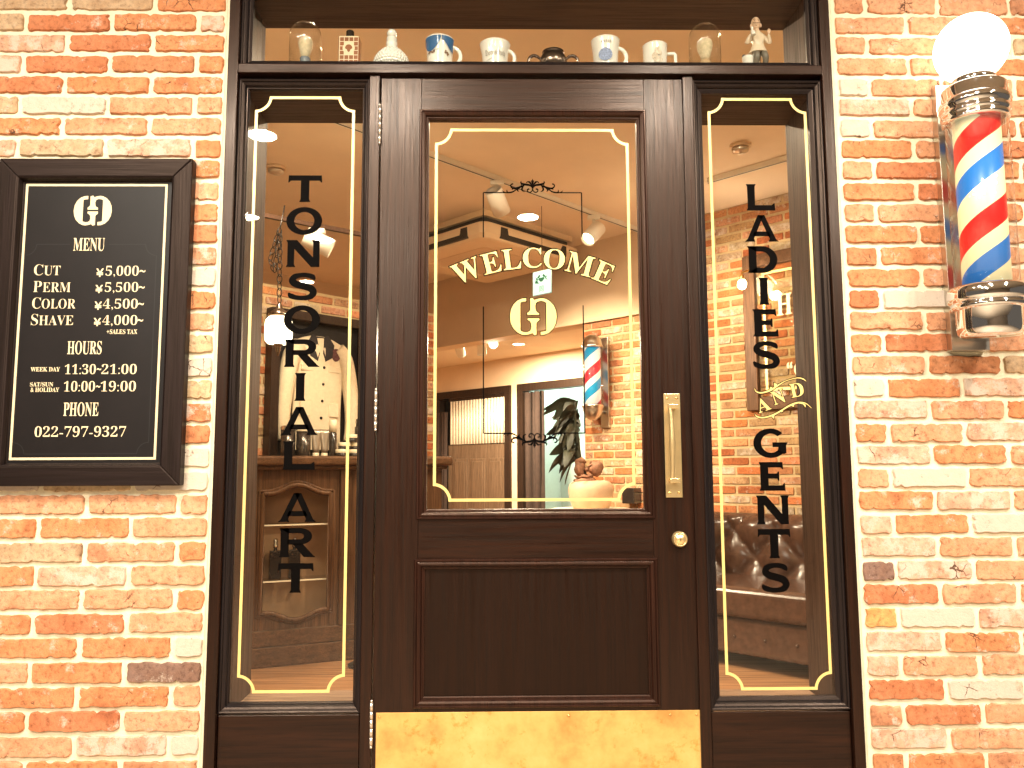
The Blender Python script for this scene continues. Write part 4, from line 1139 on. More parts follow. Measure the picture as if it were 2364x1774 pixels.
# ================================================================== INSIDE THE SHOP (walls stand at 45 degrees to the front)
def pt(u, v): return ((v - u) / R2, (u + v) / R2)
VR, UL, HZ, CZ = 3.606, 3.217, 2.385, 3.05
def RW(s, d, z):      # right wall: s = u, d = distance out from the wall
    x, y = pt(s, VR - d); return (x, y, z)
def LW(s, d, z):      # left partition: s = v
    x, y = pt(UL - d, s); return (x, y, z)
def inbox(g, fn, a0, a1, d0, d1, z0, z1, m=0):
    vs = [fn(a, d, z) for a in (a0, a1) for d in (d0, d1) for z in (z0, z1)]
    g.add(vs, [(0, 1, 3, 2), (4, 6, 7, 5), (0, 4, 5, 1), (2, 3, 7, 6), (0, 2, 6, 4), (1, 5, 7, 3)], m)
g = G(); g.box(-6, 7, .20, 11, -.12, -.001); struct(obj('shop_floor', g, FLOOR_IN))
g = G(); g.add([(-5.5, .30, CZ), (5.5, .30, CZ), (5.5, 9, CZ), (-5.5, 9, CZ), (-5.5, .30, CZ + .1), (5.5, .30, CZ + .1), (5.5, 9, CZ + .1), (-5.5, 9, CZ + .1)], [(0, 1, 2, 3), (4, 5, 6, 7), (0, 1, 5, 4), (1, 2, 6, 5), (2, 3, 7, 6), (3, 0, 4, 7)])
struct(obj('shop_ceiling', g, CEIL))
# right-hand wall: brick, with a plaster band over the far part and the opening beyond
def wall_bricks(g, s0, s1, z0, z1, seed, length=.212):
    rnd = random.Random(seed); k = 0; zt = z1 - .006
    while zt - .05 > z0:
        off = (.5 if k % 2 else 0) * length
        js = [s0] + [q for q in [s0 + off + length * i for i in range(1, 40)] if s0 + .06 < q < s1 - .05] + [s1]
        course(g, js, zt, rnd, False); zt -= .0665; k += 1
g = G(); wall_bricks(g, .20, 2.620, .0, 2.375, 5); g1 = G(); wall_bricks(g1, .20, 1.90, 2.385, CZ, 6)
g.add(g1.v, g1.f, 0); g.c = g.c[:len(g.v) - len(g1.v)] + g1.c
g.map(lambda s, y, z: RW(s, -y, z))
inbox(g, RW, -3.4, 2.620, -.003, -.20, 0, CZ, 1)
inbox(g, RW, 1.90, 2.620, .012, -.003, 2.40, CZ, 2); inbox(g, RW, 2.6203, 5.4, .012, -.20, HZ + .0002, CZ, 2)
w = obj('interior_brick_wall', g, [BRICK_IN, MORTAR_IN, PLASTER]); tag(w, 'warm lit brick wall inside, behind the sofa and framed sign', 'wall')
g = G(); inbox(g, RW, 1.88, 5.4, .030, .0125, 2.372, 2.402); o = obj('cornice_moulding', g, PLASTER, w, .003)
# left brick partition
g = G(); wall_bricks(g, .50, 2.495, .0, 2.375, 8); g.map(lambda s, y, z: LW(s, -y, z))
inbox(g, LW, -2.6, 2.495, -.003, -.14, 0, 2.39, 1)
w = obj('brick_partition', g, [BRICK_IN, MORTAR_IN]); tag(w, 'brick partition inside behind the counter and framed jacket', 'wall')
# outer plaster walls of the room and of the lobby behind
UO, VF = 5.3, 5.657
g = G()
def slab(g, a, b, c, d, z0, z1, m=0):
    p = [pt(*a), pt(*b), pt(*c), pt(*d)]
    g.add([(x, y, z0) for x, y in p] + [(x, y, z1) for x, y in p], [(0, 1, 2, 3), (7, 6, 5, 4), (0, 4, 5, 1), (1, 5, 6, 2), (2, 6, 7, 3), (3, 7, 4, 0)], m)
slab(g, (UO, -4.8), (UO + .1, -4.8), (UO + .1, VR), (UO, VR), 0, CZ)
struct(obj('shop_side_wall', g, PLASTER))
g = G()
slab(g, (2.62, VR + .21), (2.52, VR + .21), (2.52, VF), (2.62, VF), 0, 2.58)
slab(g, (7.6, VR), (7.7, VR), (7.7, VF), (7.6, VF), 0, 2.58)
slab(g, (5.31, VR - .05), (7.6, VR - .05), (7.6, VR), (5.31, VR), 0, 2.58)
for a, b in ((5.330, 5.450), (6.86, 7.65), (2.5, 4.20)): slab(g, (a, VF), (b, VF), (b, VF + .12), (a, VF + .12), 0, 2.58)
for a, b in ((5.450, 6.86), (4.20, 5.330)): slab(g, (a, VF), (b, VF), (b, VF + .12), (a, VF + .12), 2.18, 2.58)
struct(obj('lobby_wall', g, PLASTER))
g = G(); slab(g, (2.5, VR + .205), (7.7, VR + .205), (7.7, VF + .1), (2.5, VF + .1), 2.58, 2.66); struct(obj('lobby_ceiling', g, CEIL))
def FWm(s, d, z): x, y = pt(s, VF - d); return (x, y, z)
# doorway A: reeded-glass partition door; doorway B: curtain and pale room beyond
def door_frame(u0, u1, label):
    t = thing('doorway_frame', label, 'door frame', (*pt((u0 + u1) / 2, VF), 0))
    for a, b in ((u0 - .05, u0 + .05), (u1 - .05, u1 + .05)):
        g = G(); inbox(g, FWm, a, b, .03, -.10, 0, 2.135); obj('jamb', g, DARKWOOD, t)
    g = G(); inbox(g, FWm, u0 - .05, u1 + .05, .031, -.10, 2.1352, 2.23); obj('door_head', g, DARKWOOD, t)
    return t
door_frame(5.500, 6.86, 'dark door frame in the lobby around the reeded glass partition')
door_frame(4.20, 5.280, 'dark door frame in the lobby around the pale green room')
t = thing('reeded_partition', 'wood partition with reeded glass over three raised panels, in the lobby doorway', 'partition', (*pt(6.02, VF - .06), 0))
g = G(); inbox(g, FWm, 5.50, 6.62, .02, -.02, 0, 1.50); obj('lower_panel', g, PANELW, t)
for a in (5.56, 5.90, 6.24):
    g = G(); inbox(g, FWm, a, a + .27, .035, .0202, .25, 1.32); inbox(g, FWm, a + .035, a + .235, .045, .0352, .29, 1.28); obj('raised_panel', g, PANELW, t, .006)
g = G()
for i in range(19):
    a = 5.535 + i * .056
    c_ = FWm(a + .022, .012, 0); g.tube([FWm(a + .022, .012, 1.51), FWm(a + .022, .012, 2.09)], .021, 10)
obj('reeded_glass', g, REED, t)
g = G(); inbox(g, FWm, 5.50, 6.62, .02, -.02, 2.09, 2.135); obj('top_rail', g, DARKWOOD, t)
def curtain(name, u0, u1, z0, z1, fn, d0, label, mat, waves=7, amp=.03):
    g = G(); n = waves * 10; a = []; b = []
    for i in range(n + 1):
        s = u0 + (u1 - u0) * i / n; d = d0 + amp * math.sin(2 * PI * waves * i / n) + .3 * amp * math.sin(5.1 * i / n * waves)
        a.append(fn(s, d, z0)); b.append(fn(s + .02 * math.sin(i), d * .9, z1))
    g.strip(a, b, 0, False, True)
    a2 = [tuple(Vector(p) + Vector((.004, .004, 0))) for p in a]; b2 = [tuple(Vector(p) + Vector((.004, .004, 0))) for p in b]
    g.strip(a2, b2, 0, False, True)
    return tag(obj(name, g, mat), label, 'curtain')
curtain('curtain', 4.90, 5.25, .02, 2.12, FWm, .0, 'brown curtain drawn aside in front of the pale green room', CURTAIN, 4, .03)
curtain('curtain', 6.62, 6.84, .02, 1.95, FWm, .05, 'dark curtain at the left of the reeded glass partition', CURTAIN, 4, .03)
g = G(); slab(g, (3.4, VF + .9), (6.2, VF + .9), (6.2, VF + 1.0), (3.4, VF + 1.0), 0, 2.6); slab(g, (5.42, VF + .13), (5.50, VF + .13), (5.50, VF + .9), (5.42, VF + .9), 0, 2.6); slab(g, (3.4, VF + .13), (3.48, VF + .13), (3.48, VF + .9), (3.4, VF + .9), 0, 2.6)
slab(g, (5.52, VF + .5), (7.7, VF + .5), (7.7, VF + .6), (5.52, VF + .6), 0, 2.6, 1)
struct(obj('back_room_wall', g, [MINT, CURTAIN]))

# ---------------------------------------------------------------- ceiling things
def rail(p0, p1, z, label, mat=WHITE_P, w=.034, h=.030, up=None):
    a, b = Vector((*p0, z)), Vector((*p1, z)); d = (b - a).normalized(); n = Vector((-d.y, d.x, 0)) * w / 2
    t = thing('lighting_track', label, 'track', tuple((a + b) / 2))
    g = G()
    q = [a + n, a - n, b - n, b + n]
    g.add([tuple(p) for p in q] + [tuple(p - Vector((0, 0, h))) for p in q], [(0, 1, 2, 3), (7, 6, 5, 4), (0, 4, 5, 1), (1, 5, 6, 2), (2, 6, 7, 3), (3, 7, 4, 0)])
    obj('channel', g, mat, t)
    g = G(); n2 = n * .35; q = [a + n2, a - n2, b - n2, b + n2]
    g.add([tuple(p - Vector((0, 0, h + .0012))) for p in q], [(0, 1, 2, 3)]); obj('conductor_slot', g, AC_D, t)
    if up:
        for k in (.08, .92):
            p = a + (b - a) * k; g = G(); g.tube([p, Vector((p.x, p.y, up))], .006, 8); obj('drop_rod', g, mat, t)
    return t
rail(pt(2.0, .6), pt(2.0, 3.58), CZ - .0005, 'white lighting track crossing the shop ceiling behind the door glass')
rail((-1.75, 1.99), (-.55, 2.90), 2.63, 'suspended lighting track over the counter in the left window', LINING_V, .026, .024, CZ)
rail(pt(4.95, 4.0), pt(2.75, 4.0), 2.579, 'white lighting track on the low lobby ceiling')
rail(pt(.35, 2.98), pt(1.05, 2.98), CZ - .0005, 'short ceiling track in the top of the right window')
def track_spot(p, z, target, watts, label, col=INNER, lit=BULB, r=.058, L=.17, angle=70, stem=.10, mat=WHITE_P):
    t = thing('track_spotlight', label, 'spotlight', (*p, z), 'white track spotlights inside the shop')
    g = G(); d_ = .05; g.box(p[0] - .045, p[0] + .045, p[1] - .022, p[1] + .022, z - .060, z - .031); obj('adaptor', g, mat, t, .004)
    c = Vector((p[0], p[1], z - .06 - stem))
    g = G(); g.tube([(p[0], p[1], z - .060), (p[0], p[1], z - .06 - stem * .6), c], .011, 10); obj('stem', g, mat, t)
    D_ = (Vector(target) - c).normalized(); q = D_.to_track_quat('Z', 'Y').to_matrix()
    g = G(); g.lathe([(r * .93, -L * .45), (r, -L * .42), (r, L * .55), (r * .90, L * .55), (r * .86, L * .40)], 0, 0, 28)
    g.lathe([(0, -L * .45), (r * .93, -L * .45)], 0, 0, 28)
    g.map(lambda a, b, e: tuple(c + q @ Vector((a, b, e)))); obj('lamp_body', g, mat, t)
    g = G(); g.lathe([(0, L * .42), (r * .86, L * .42)], 0, 0, 28); g.map(lambda a, b, e: tuple(c + q @ Vector((a, b, e)))); obj('lens', g, lit, t)
    lamp('SPOT', t, c + D_ * (L * .60), watts, col, .04, target, angle, .6)
    return t
track_spot(pt(2.0, 2.98), CZ, (-.75, 2.3, 1.1), 120, 'white cylinder spotlight on the ceiling track, right of WELCOME', angle=40)
track_spot(pt(2.0, 1.98), CZ, (.75, 4.3, 1.4), 200, 'pale spotlight on the ceiling track, left above the scroll border')
track_spot((-1.09, 2.49), 2.63, (1.7, 3.2, 1.2), 260, 'cream cylinder spotlight hung in the left window beside letter N', stem=.05)
track_spot(pt(4.59, 4.0), 2.58, (-.1, 7.6, 1.2), 240, 'small spotlight under the lobby ceiling, left of the bright one', r=.05, L=.15)
track_spot(pt(4.09, 4.0), 2.58, (.0, 2.0, 1.5), 60, 'glaring lit spotlight under the lobby ceiling facing the door', r=.05, L=.15)
g = G(); x, y = pt(4.12, 3.87); g.box(x - .045, x + .045, y - .03, y + .03, 2.29, 2.5795); o = obj('junction_box', g, WHITE_P, None, .004)
tag(o, 'white box fixed under the lobby ceiling beside the bright spotlight', 'box')
def detector(x, y, label):
    t = thing('smoke_detector', label, 'detector', (x, y, CZ))
    g = G(); g.lathe([(.062, CZ), (.062, CZ - .012), (.055, CZ - .018)], x, y, 28); obj('detector_base', g, PLASTER, t)
    g = G(); g.lathe([(.050, CZ - .018), (.046, CZ - .038), (.030, CZ - .046), (.012, CZ - .048), (.011, CZ - .054)], x, y, 24); obj('detector_head', g, STEEL, t)
detector(-1.398, 2.66, 'small round smoke detector above the word TONSORIAL')
detector(1.416, 2.308, 'small round smoke detector above the word LADIES')
# ceiling air unit
t = thing('air_conditioner', 'large square ceiling air conditioner with dark louvre slots behind WELCOME', 'air conditioner', (*pt(3.05, 2.88), 2.83))
AU0, AV0, AS = 2.49, 2.33, 1.08
def AM(a, b, z): x, y = pt(AU0 + a, AV0 + b); return (x, y, z)
def rrect(i, r=.06, n=5):
    out = []
    for cx, cy, a0 in ((AS - i - r, AS - i - r, 0), (i + r, AS - i - r, 90), (i + r, i + r, 180), (AS - i - r, i + r, 270)):
        out += arc(cx, cy, r, r, a0, a0 + 90, n)
    return out
def loft(g, secs, m=0):
    rings = [[AM(a, b, z) for a, b in rrect(i, r)] for i, r, z in secs]
    for A_, B_ in zip(rings, rings[1:]): g.strip(A_, B_, m, True, False)
    g.add(rings[-1], [list(range(len(rings[-1])))], m)
g = G(); loft(g, [(.03, .03, CZ - .0004), (.03, .03, 3.005)]); obj('upper_casing', g, AC_P, t)
g = G(); loft(g, [(.060, .03, 3.004), (.060, .03, 2.940)]); obj('shadow_gap', g, AC_D, t)
g = G(); loft(g, [(.004, .07, 2.952), (-.006, .07, 2.944), (.0, .07, 2.870), (.02, .07, 2.842), (.04, .06, 2.834), (.20, .05, 2.834), (.215, .05, 2.846)]); obj('lower_panel', g, AC_P, t, .0)
for sd in range(4):
    def SM(a, d, z, sd=sd):
        q = [(a, d), (AS - d, a), (AS - a, AS - d), (d, AS - a)][sd]; return AM(q[0], q[1], z)
    g = G(); inbox(g, SM, .17, AS - .17, -.0085, .015, 2.852, 2.9365); obj('louvre_slot', g, AC_D, t, .004)
    g = G(); g.add([SM(.23, -.020, 2.934), SM(AS - .23, -.020, 2.934), SM(AS - .25, -.010, 2.888), SM(.25, -.010, 2.888), SM(.23, -.016, 2.934), SM(AS - .23, -.016, 2.934), SM(AS - .25, -.005, 2.886), SM(.25, -.005, 2.886)], [(0, 1, 2, 3), (7, 6, 5, 4), (0, 4, 5, 1), (1, 5, 6, 2), (2, 6, 7, 3), (3, 7, 4, 0)]); obj('louvre_flap', g, AC_P, t)
g = G(); loft(g, [(.222, .05, 2.850), (.226, .05, 2.8405), (.30, .05, 2.8385)]); obj('intake_grille', g, PLASTER, t)
# hanging emergency sign
t = thing('exit_sign', 'pale green hanging sign with a double arrow below WELCOME', 'sign', (*pt(2.19, 2.62), 2.40))
def XM(a, d, z): x, y = pt(2.19 - a, 2.62 - d); return (x, y, z)
g = G(); inbox(g, XM, -.085, .085, -.008, .008, 2.402, 2.575); obj('sign_panel', g, SIGN_G, t, .003)
g = G(); text_box(g, '↔', -.064, .064, 2.482, 2.548, 0, 0, .06); text_box(g, '同', -.020, .020, 2.420, 2.462, 0); g.map(lambda a, y, z: XM(a, .0086, z)); obj('sign_marks', g, SIGN_INK, t)
g = G(); g.tube([XM(0, 0, 2.574), XM(0, 0, CZ)], .002, 8); obj('drop_rod', g, LINING_V, t)

# ---------------------------------------------------------------- pendant lamp with chain
xP, yP = -1.197, 2.10
t = thing('pendant_lamp', 'lit milk glass pendant on a looped chain in the left window', 'pendant lamp', (xP, yP, 1.77))
g = G(); g.lathe([(.030, 1.838), (.058, 1.842), (.070, 1.858), (.0735, 1.885), (.0735, 1.940), (.070, 1.965), (.056, 1.984), (.034, 1.990)], xP, yP, 32); obj('glass_shade', g, PENDANT, t)
g = G(); g.lathe([(.040, 1.986), (.060, 1.992), (.058, 2.004), (.040, 2.018), (.020, 2.034), (.012, 2.058), (.006, 2.066)], xP, yP, 28)
obj('metal_cap', g, PEWTER, t); g = G(); g.lathe([(.031, 1.840), (.020, 1.832), (.012, 1.820), (.014, 1.808), (.008, 1.792), (.004, 1.775), (0, 1.772)], xP, yP, 20); obj('finial', g, PEWTER, t)
g = G()
def links(g, p0, p1, n):
    for i in range(n):
        c = Vector(p0) + (Vector(p1) - Vector(p0)) * ((i + .5) / n); d = (Vector(p1) - Vector(p0)).normalized(); h = (Vector(p1) - Vector(p0)).length / n * .66
        sdir = Vector((1, 0, 0)) if i % 2 else Vector((.5, .85, 0)).normalized()
        g.tube([c + d * h * math.cos(a) + sdir * .013 * math.sin(a) for a in [2 * PI * k / 12 for k in range(12)]], .0028, 6, 0, True)
links(g, (xP, yP, 2.066), (xP - .008, yP, 2.480), 11)
links(g, (xP - .008, yP, 2.480), (xP - .055, yP - .01, 2.300), 5); links(g, (xP - .055, yP - .01, 2.300), (xP - .030, yP, 2.240), 2); links(g, (xP - .030, yP, 2.240), (xP - .012, yP + .01, 2.45), 5)
g.tube([(xP - .008, yP, 2.48), (xP - .005, yP, 2.50), (xP - .004, yP + .03, 2.56), (xP - .003, yP + .06, 2.63)], .004, 8)
obj('chain', g, IRON, t)
lamp('POINT', t, (xP, yP - .0, 1.915), 120, INNER, .07)

# ---------------------------------------------------------------- counter with glazed cabinet
cd = Vector((.92432, .38161, 0)); cn = Vector((-.38161, .92432, 0)); ca_ = Vector((-1.496, 2.7035, 0))
def CP(s, d, z): p = ca_ + cd * s + cn * d; return (p.x, p.y, z)
t = thing('shop_counter', 'walnut counter with an arched glass cabinet front in the left window', 'counter', (*CP(.3, .25, 0)[:2], 0))
mid, hw = .270, .195
def arch(s): 
    q = abs(s - mid); return .5 * (1 + math.cos(PI * min(1, q / .17)))
S_l, S_r = .060, .470
top_c = [(S_l + (S_r - S_l) * i / 40, 1.020 + .052 * arch(S_l + (S_r - S_l) * i / 40)) for i in range(41)]
bot_c = [(S_l + (S_r - S_l) * i / 40, .310 - .050 * arch(S_l + (S_r - S_l) * i / 40)) for i in range(41)]
g = G()
inbox(g, CP, -.75, S_l - .001, 0, .025, .21, 1.165); inbox(g, CP, S_r + .001, 1.20, 0, .025, .21, 1.165)
for c, zz in ((top_c, 1.165), (bot_c, .21)):
    pts = c + [(S_r, zz), (S_l, zz)]
    f = [CP(s, 0, z) for s, z in pts]; b_ = [CP(s, .025, z) for s, z in pts]; n = len(pts)
    g.add(f, [list(range(n))]); g.add(b_, [list(range(n))]); g.strip(f, b_, 0, True)
inbox(g, CP, 1.1755, 1.20, .0255, .52, .21, 1.165)
obj('front_panel', g, CAB, t)
g = G()
loop = top_c + bot_c[::-1]
g.tube([CP(s, -.004, z) for s, z in loop], .0165, 8, 0, True)
g.tube([CP(mid + (s - mid) * 1.09, -.002, .66 + (z - .66) * 1.045) for s, z in loop], .009, 8, 0, True)
obj('arched_moulding', g, CAB, t)
g = G(); inbox(g, CP, .527, .575, -.022, -.0005, .21, 1.165); obj('pilaster', g, CAB, t, .004); g = G(); inbox(g, CP, -.06, -.012, -.022, -.0005, .21, 1.165); obj('pilaster', g, CAB, t, .004)
g = G(); inbox(g, CP, -.80, 1.215, -.030, .53, 0, .115); inbox(g, CP, -.80, 1.21, -.018, .53, .1152, .2095); obj('plinth', g, CAB_H, t, .006)
g = G(); inbox(g, CP, -.85, 1.255, -.075, .58, 1.190, 1.250); obj('counter_top', g, CAB_H, t, .018, 4)
g = G(); inbox(g, CP, -.82, 1.225, -.045, .55, 1.1655, 1.1895); obj('top_moulding', g, CAB_H, t, .006)
g = G(); inbox(g, CP, S_l - .10, S_r + .10, .205, .22, .215, 1.16); inbox(g, CP, S_l - .10, S_l - .08, .03, .204, .215, 1.16); inbox(g, CP, S_r + .08, S_r + .10, .03, .204, .215, 1.16); obj('cabinet_lining', g, CAB_IN, t)
for z in (.494, .832):
    g = G(); inbox(g, CP, S_l - .075, S_r + .075, .035, .20, z - .008, z); obj('glass_shelf', g, CLEAR, t)
    g = G(); inbox(g, CP, S_l - .0, S_r, .0330, .0348, z - .0085, z + .0005); obj('shelf_edge_glint', g, CAPW, t)  # pale strip stands in for light caught along the glass edge
for s, lab in ((.160, 'square perfume bottle on the cabinet shelf, nearer the pendant side'), (.275, 'square perfume bottle on the cabinet shelf, behind letters R and T')):
    q = thing('perfume_bottle', lab, 'bottle', CP(s, .13, .4945), 'perfume bottles in the counter cabinet')
    g = G(); inbox(g, CP, s - .036, s + .036, .105, .155, .4947, .668); obj('bottle_body', g, BOTTLE_D, q, .005)
    x, y, _ = CP(s, .13, 0); g = G(); g.lathe([(.011, .668), (.011, .684), (.016, .686), (.018, .700), (.013, .712), (.016, .722), (.012, .738), (0, .742)], x, y, 16); obj('stopper', g, CHROME, q)
ZC = 1.2505
def round_item(name, s, d, prof, mat, lab, cat, grp='toiletries on the counter', cap=None, n=24, z0=ZC):
    x, y, _ = CP(s, d, 0)
    q = thing(name, lab, cat, (x, y, z0), grp)
    g = G(); g.lathe([(r, z0 + z) for r, z in prof], x, y, n); obj('container', g, mat, q)
    if cap: g = G(); g.lathe([(r, z0 + z) for r, z in cap[0]], x, y, n); obj('lid', g, cap[1], q)
    return q
round_item('tall_canister', .222, .15, [(.044, 0), (.046, .004), (.046, .165)], CANISTER, 'tall dark canister under the cream jacket, leftmost', 'canister', cap=([(.0465, .165), (.047, .17), (.047, .190), (.040, .194)], STEEL))
round_item('tall_canister', .318, .15, [(.044, 0), (.046, .004), (.046, .158)], CANISTER, 'tall dark canister with pale lid next to the tubes', 'canister', cap=([(.0465, .158), (.047, .163), (.047, .182), (.040, .186)], CAPW))
for s, lab in ((.397, 'silver squeeze tube standing on its cap beside the canisters'), (.452, 'silver squeeze tube standing on its cap beside the black bottle')):
    x, y, _ = CP(s, .15, 0)
    q = thing('squeeze_tube', lab, 'tube', (x, y, ZC), 'squeeze tubes on the counter')
    g = G(); g.lathe([(.020, ZC), (.021, ZC + .002), (.021, ZC + .022), (.018, ZC + .024)], x, y, 20); obj('tube_cap', g, CAPW, q)
    g = G()
    for i in range(7):
        f = i / 6; pass
    rings = [[CP(s + (.022 + .010 * f) * math.cos(a), .15 + .022 * (1 - f * .93) * math.sin(a), ZC + .0245 + .150 * f) for a in [2 * PI * k / 20 for k in range(20)]] for f in [i / 6 for i in range(7)]]
    for A_, B_ in zip(rings, rings[1:]): g.strip(A_, B_, 0, True, True)
    g.add(rings[-1], [list(range(20))]); g.add(rings[0], [list(range(20))]); obj('tube_body', g, TUBE_S, q)
round_item('lotion_bottle', .505, .15, [(.024, 0), (.025, .003), (.025, .150), (.018, .156)], BOTTLE_D, 'black lotion bottle with tall cream cap', 'bottle', cap=([(.0255, .157), (.0255, .235), (.022, .238)], CAPW))
k = 0
for s, d, z, lab in ((.560, .12, 0, 'cream jar at the front left of the jar stack'), (.648, .14, 0, 'cream jar at the front right of the jar stack'), (.590, .20, .047, 'cream jar in the middle of the stack, left'), (.672, .22, .047, 'cream jar in the middle of the stack, right'), (.640, .20, .100, 'cream jar on top of the stack')):
    round_item('cream_jar', s, d, [(.038, 0), (.040, .003), (.040, .022)], BOTTLE_D, lab, 'jar', 'cream jars stacked on the counter', ([(.0405, .022), (.0415, .024), (.0415, .044), (.039, .0462)], CAPW), z0=ZC + z + (.0005 if z else 0))
round_item('slim_bottle', .700, .30, [(.020, 0), (.021, .003), (.021, .20), (.012, .21)], BOTTLE_D, 'slim dark bottle behind the jar stack', 'bottle', cap=([(.0125, .21), (.0125, .255), (.010, .257)], BOTTLE_D))
x, y, _ = CP(.66, -.22, 0)
q = thing('pump_stand', 'white pump bottle on a slim stand in front of the counter', 'bottle', (x, y, 0))
g = G(); g.lathe([(.11, 0), (.11, .012), (.015, .02), (.012, .80), (.05, .81), (.05, .82)], x, y, 20); obj('stand', g, IRON, q)
g = G(); g.lathe([(.036, .8205), (.038, .825), (.038, .935), (.030, .955), (.014, .968), (.014, .980)], x, y, 24); obj('bottle_body', g, PUMP_B, q)
g = G(); g.lathe([(.006, .98), (.006, 1.008), (.012, 1.010), (.012, 1.020), (0, 1.022)], x, y, 14); g.tube([(x, y, 1.014), (x + .03, y - .01, 1.014), (x + .036, y - .012, 1.006)], .004, 8); obj('pump_head', g, CAPW, q)

# ---------------------------------------------------------------- framed jacket
t = thing('framed_jacket', 'dark frame displaying a jacket on the brick partition', 'frame', (*LW(1.45, .05, 0)[:2], 1.16))
F0, F1, Z0f, Z1f = 1.045, 1.825, 1.16, 2.225
for a, b in ((F0, F0 + .062), (F1 - .062, F1)):
    g = G(); inbox(g, LW, a, b, .001, .085, Z0f, Z1f); obj('frame_side', g, DARKWOOD, t, .004)
for a, b in ((Z0f, Z0f + .062), (Z1f - .062, Z1f)):
    g = G(); inbox(g, LW, F0 + .0622, F1 - .0622, .001, .084, a, b); obj('frame_rail', g, DARKWOOD, t, .004)
g = G(); inbox(g, LW, F0 + .05, F1 - .05, .002, .010, Z0f + .05, Z1f - .05); obj('backing', g, BOARD_P, t)
t = thing('barber_jacket', 'off white buttoned barber jacket with dark collar and maroon chest patch', 'jacket', (*LW(1.42, .04, 0)[:2], 1.25))
JM = lambda a, d, z: LW(1.4250 + a, .028 + d, z)
g = G(); n = 28; rows = []
for z, wd, dp in ((1.30, .185, .030), (1.36, .190, .034), (1.50, .188, .038), (1.65, .190, .042), (1.80, .200, .046), (1.92, .214, .046), (1.99, .212, .042), (2.035, .180, .034), (2.060, .120, .028), (2.075, .070, .022)):
    rows.append([JM(wd * math.sin(a), max(-.012, dp * math.cos(a) * (1 + .10 * math.sin(3 * z * 9 + 4 * a) * .5)) , z) for a in [-PI * .62 + 1.24 * PI * k / n for k in range(n + 1)]])
for A_, B_ in zip(rows, rows[1:]): g.strip(A_, B_, 0, False, True)
obj('jacket_body', g, CLOTH_W, t)
for sd in (-1, 1):
    p_, r_ = smooth_path([(sd * .150, .008, 2.005), (sd * .205, .012, 1.93), (sd * .242, .020, 1.78), (sd * .262, .024, 1.62), (sd * .268, .022, 1.48), (sd * .255, .020, 1.36)], 5, [.052, .060, .056, .050, .046, .042])
    g = G(); g.tube([JM(*q) for q in p_], r_, 16); obj('sleeve', g, CLOTH_W, t)
    g = G(); q = [(sd * .012, .045, 1.955), (sd * .030, .050, 1.90), (sd * .085, .046, 1.93), (sd * .105, .040, 2.02), (sd * .062, .030, 2.085), (sd * .030, .030, 2.07)]
    g.add([JM(*p) for p in q] + [JM(a, d - .008, z) for a, d, z in q], [list(range(6)), list(range(11, 5, -1))]); g.strip([JM(*p) for p in q], [JM(a, d - .008, z) for a, d, z in q], 0, True); obj('collar', g, CLOTH_D, t)
g = G(); inbox(g, JM, -.060, .060, .018, .026, 2.02, 2.072); obj('neck_lining', g, CLOTH_D, t)
for i in range(5):
    g = G(); c = JM(.022 - .004 * i, .0465 - .0018 * i, 1.86 - .115 * i); g.ball(c, (.010, .010, .010), 12, 8); obj('button', g, IRON, t)
for sd in (-1, 1):
    g = G(); inbox(g, JM, min(sd * .055, sd * .150), max(sd * .055, sd * .150), .030, .045, 1.83, 1.872); obj('pocket_flap', g, CLOTH_W, t, .004)
    g = G(); inbox(g, JM, min(sd * .07, sd * .15), max(sd * .07, sd * .15), .030, .0405, 1.525, 1.620); obj('patch_pocket', g, CLOTH_W, t, .003)
g = G(); pts = [JM(.118 + .036 * math.cos(a), .043, 1.955 + .044 * math.sin(a)) for a in [2 * PI * k / 24 for k in range(24)]]; p2 = [JM(.118 + .036 * math.cos(a), .030, 1.955 + .044 * math.sin(a)) for a in [2 * PI * k / 24 for k in range(24)]]
g.add(pts, [list(range(24))]); g.strip(pts, p2, 0, True); obj('chest_patch', g, PATCH, t)

# ---------------------------------------------------------------- right window: framed sign, stand-in lamp, sofa
t = thing('framed_glass_sign', 'dark framed glass sign with gold line on the inner brick wall', 'sign', (*RW(.80, .03, 0)[:2], 1.56))
for a, b in ((1.050, 1.138), (.300, .388)):
    g = G(); inbox(g, RW, a, b, .004, .045, 1.56, 2.65); obj('frame_side', g, CAB, t, .004)
for a, b in ((1.56, 1.648), (2.562, 2.65)):
    g = G(); inbox(g, RW, .3885, 1.0495, .004, .044, a, b); obj('frame_rail', g, CAB_H, t, .004)
g = G(); inbox(g, RW, .380, 1.058, .020, .025, 1.64, 2.57); obj('glass_pane', g, thin_glass('sign_glass', (.97, .95, .9), .10, .04), t)
g = G(); 
for a, b, c, d in ((.982, 1.000, 1.688, 2.52), (.438, .456, 1.688, 2.52), (.456, .982, 1.688, 1.706), (.456, .982, 2.502, 2.52)): inbox(g, RW, a, b, .0252, .0262, c, d)
obj('gold_line', g, GOLD, t)
g = G(); text_box(g, mb('H'), -.900, -.790, 2.20, 2.345, 0); text_box(g, '“', -.845, -.805, 1.83, 1.875, 0, 0, .03); text_box(g, mb('C'), -.795, -.72, 1.77, 1.87, 0); g.map(lambda a, y, z: RW(-a, .0256, z)); obj('sign_lettering', g, CREAM, t)
xl, yl = pt(1.024, 3.34); 
t = thing('reflection_lamp', 'small bright bulb on a brass arm in front of the glass sign', 'lamp', (xl, yl, 2.40))  # bulb and arm added in place of a lamp's reflection in the glass
g = G(); g.ball((xl, yl, 2.40), (.030, .030, .036), 20, 12); obj('bulb', g, emitter('sign_bulb', (1, .82, .5), 30), t)
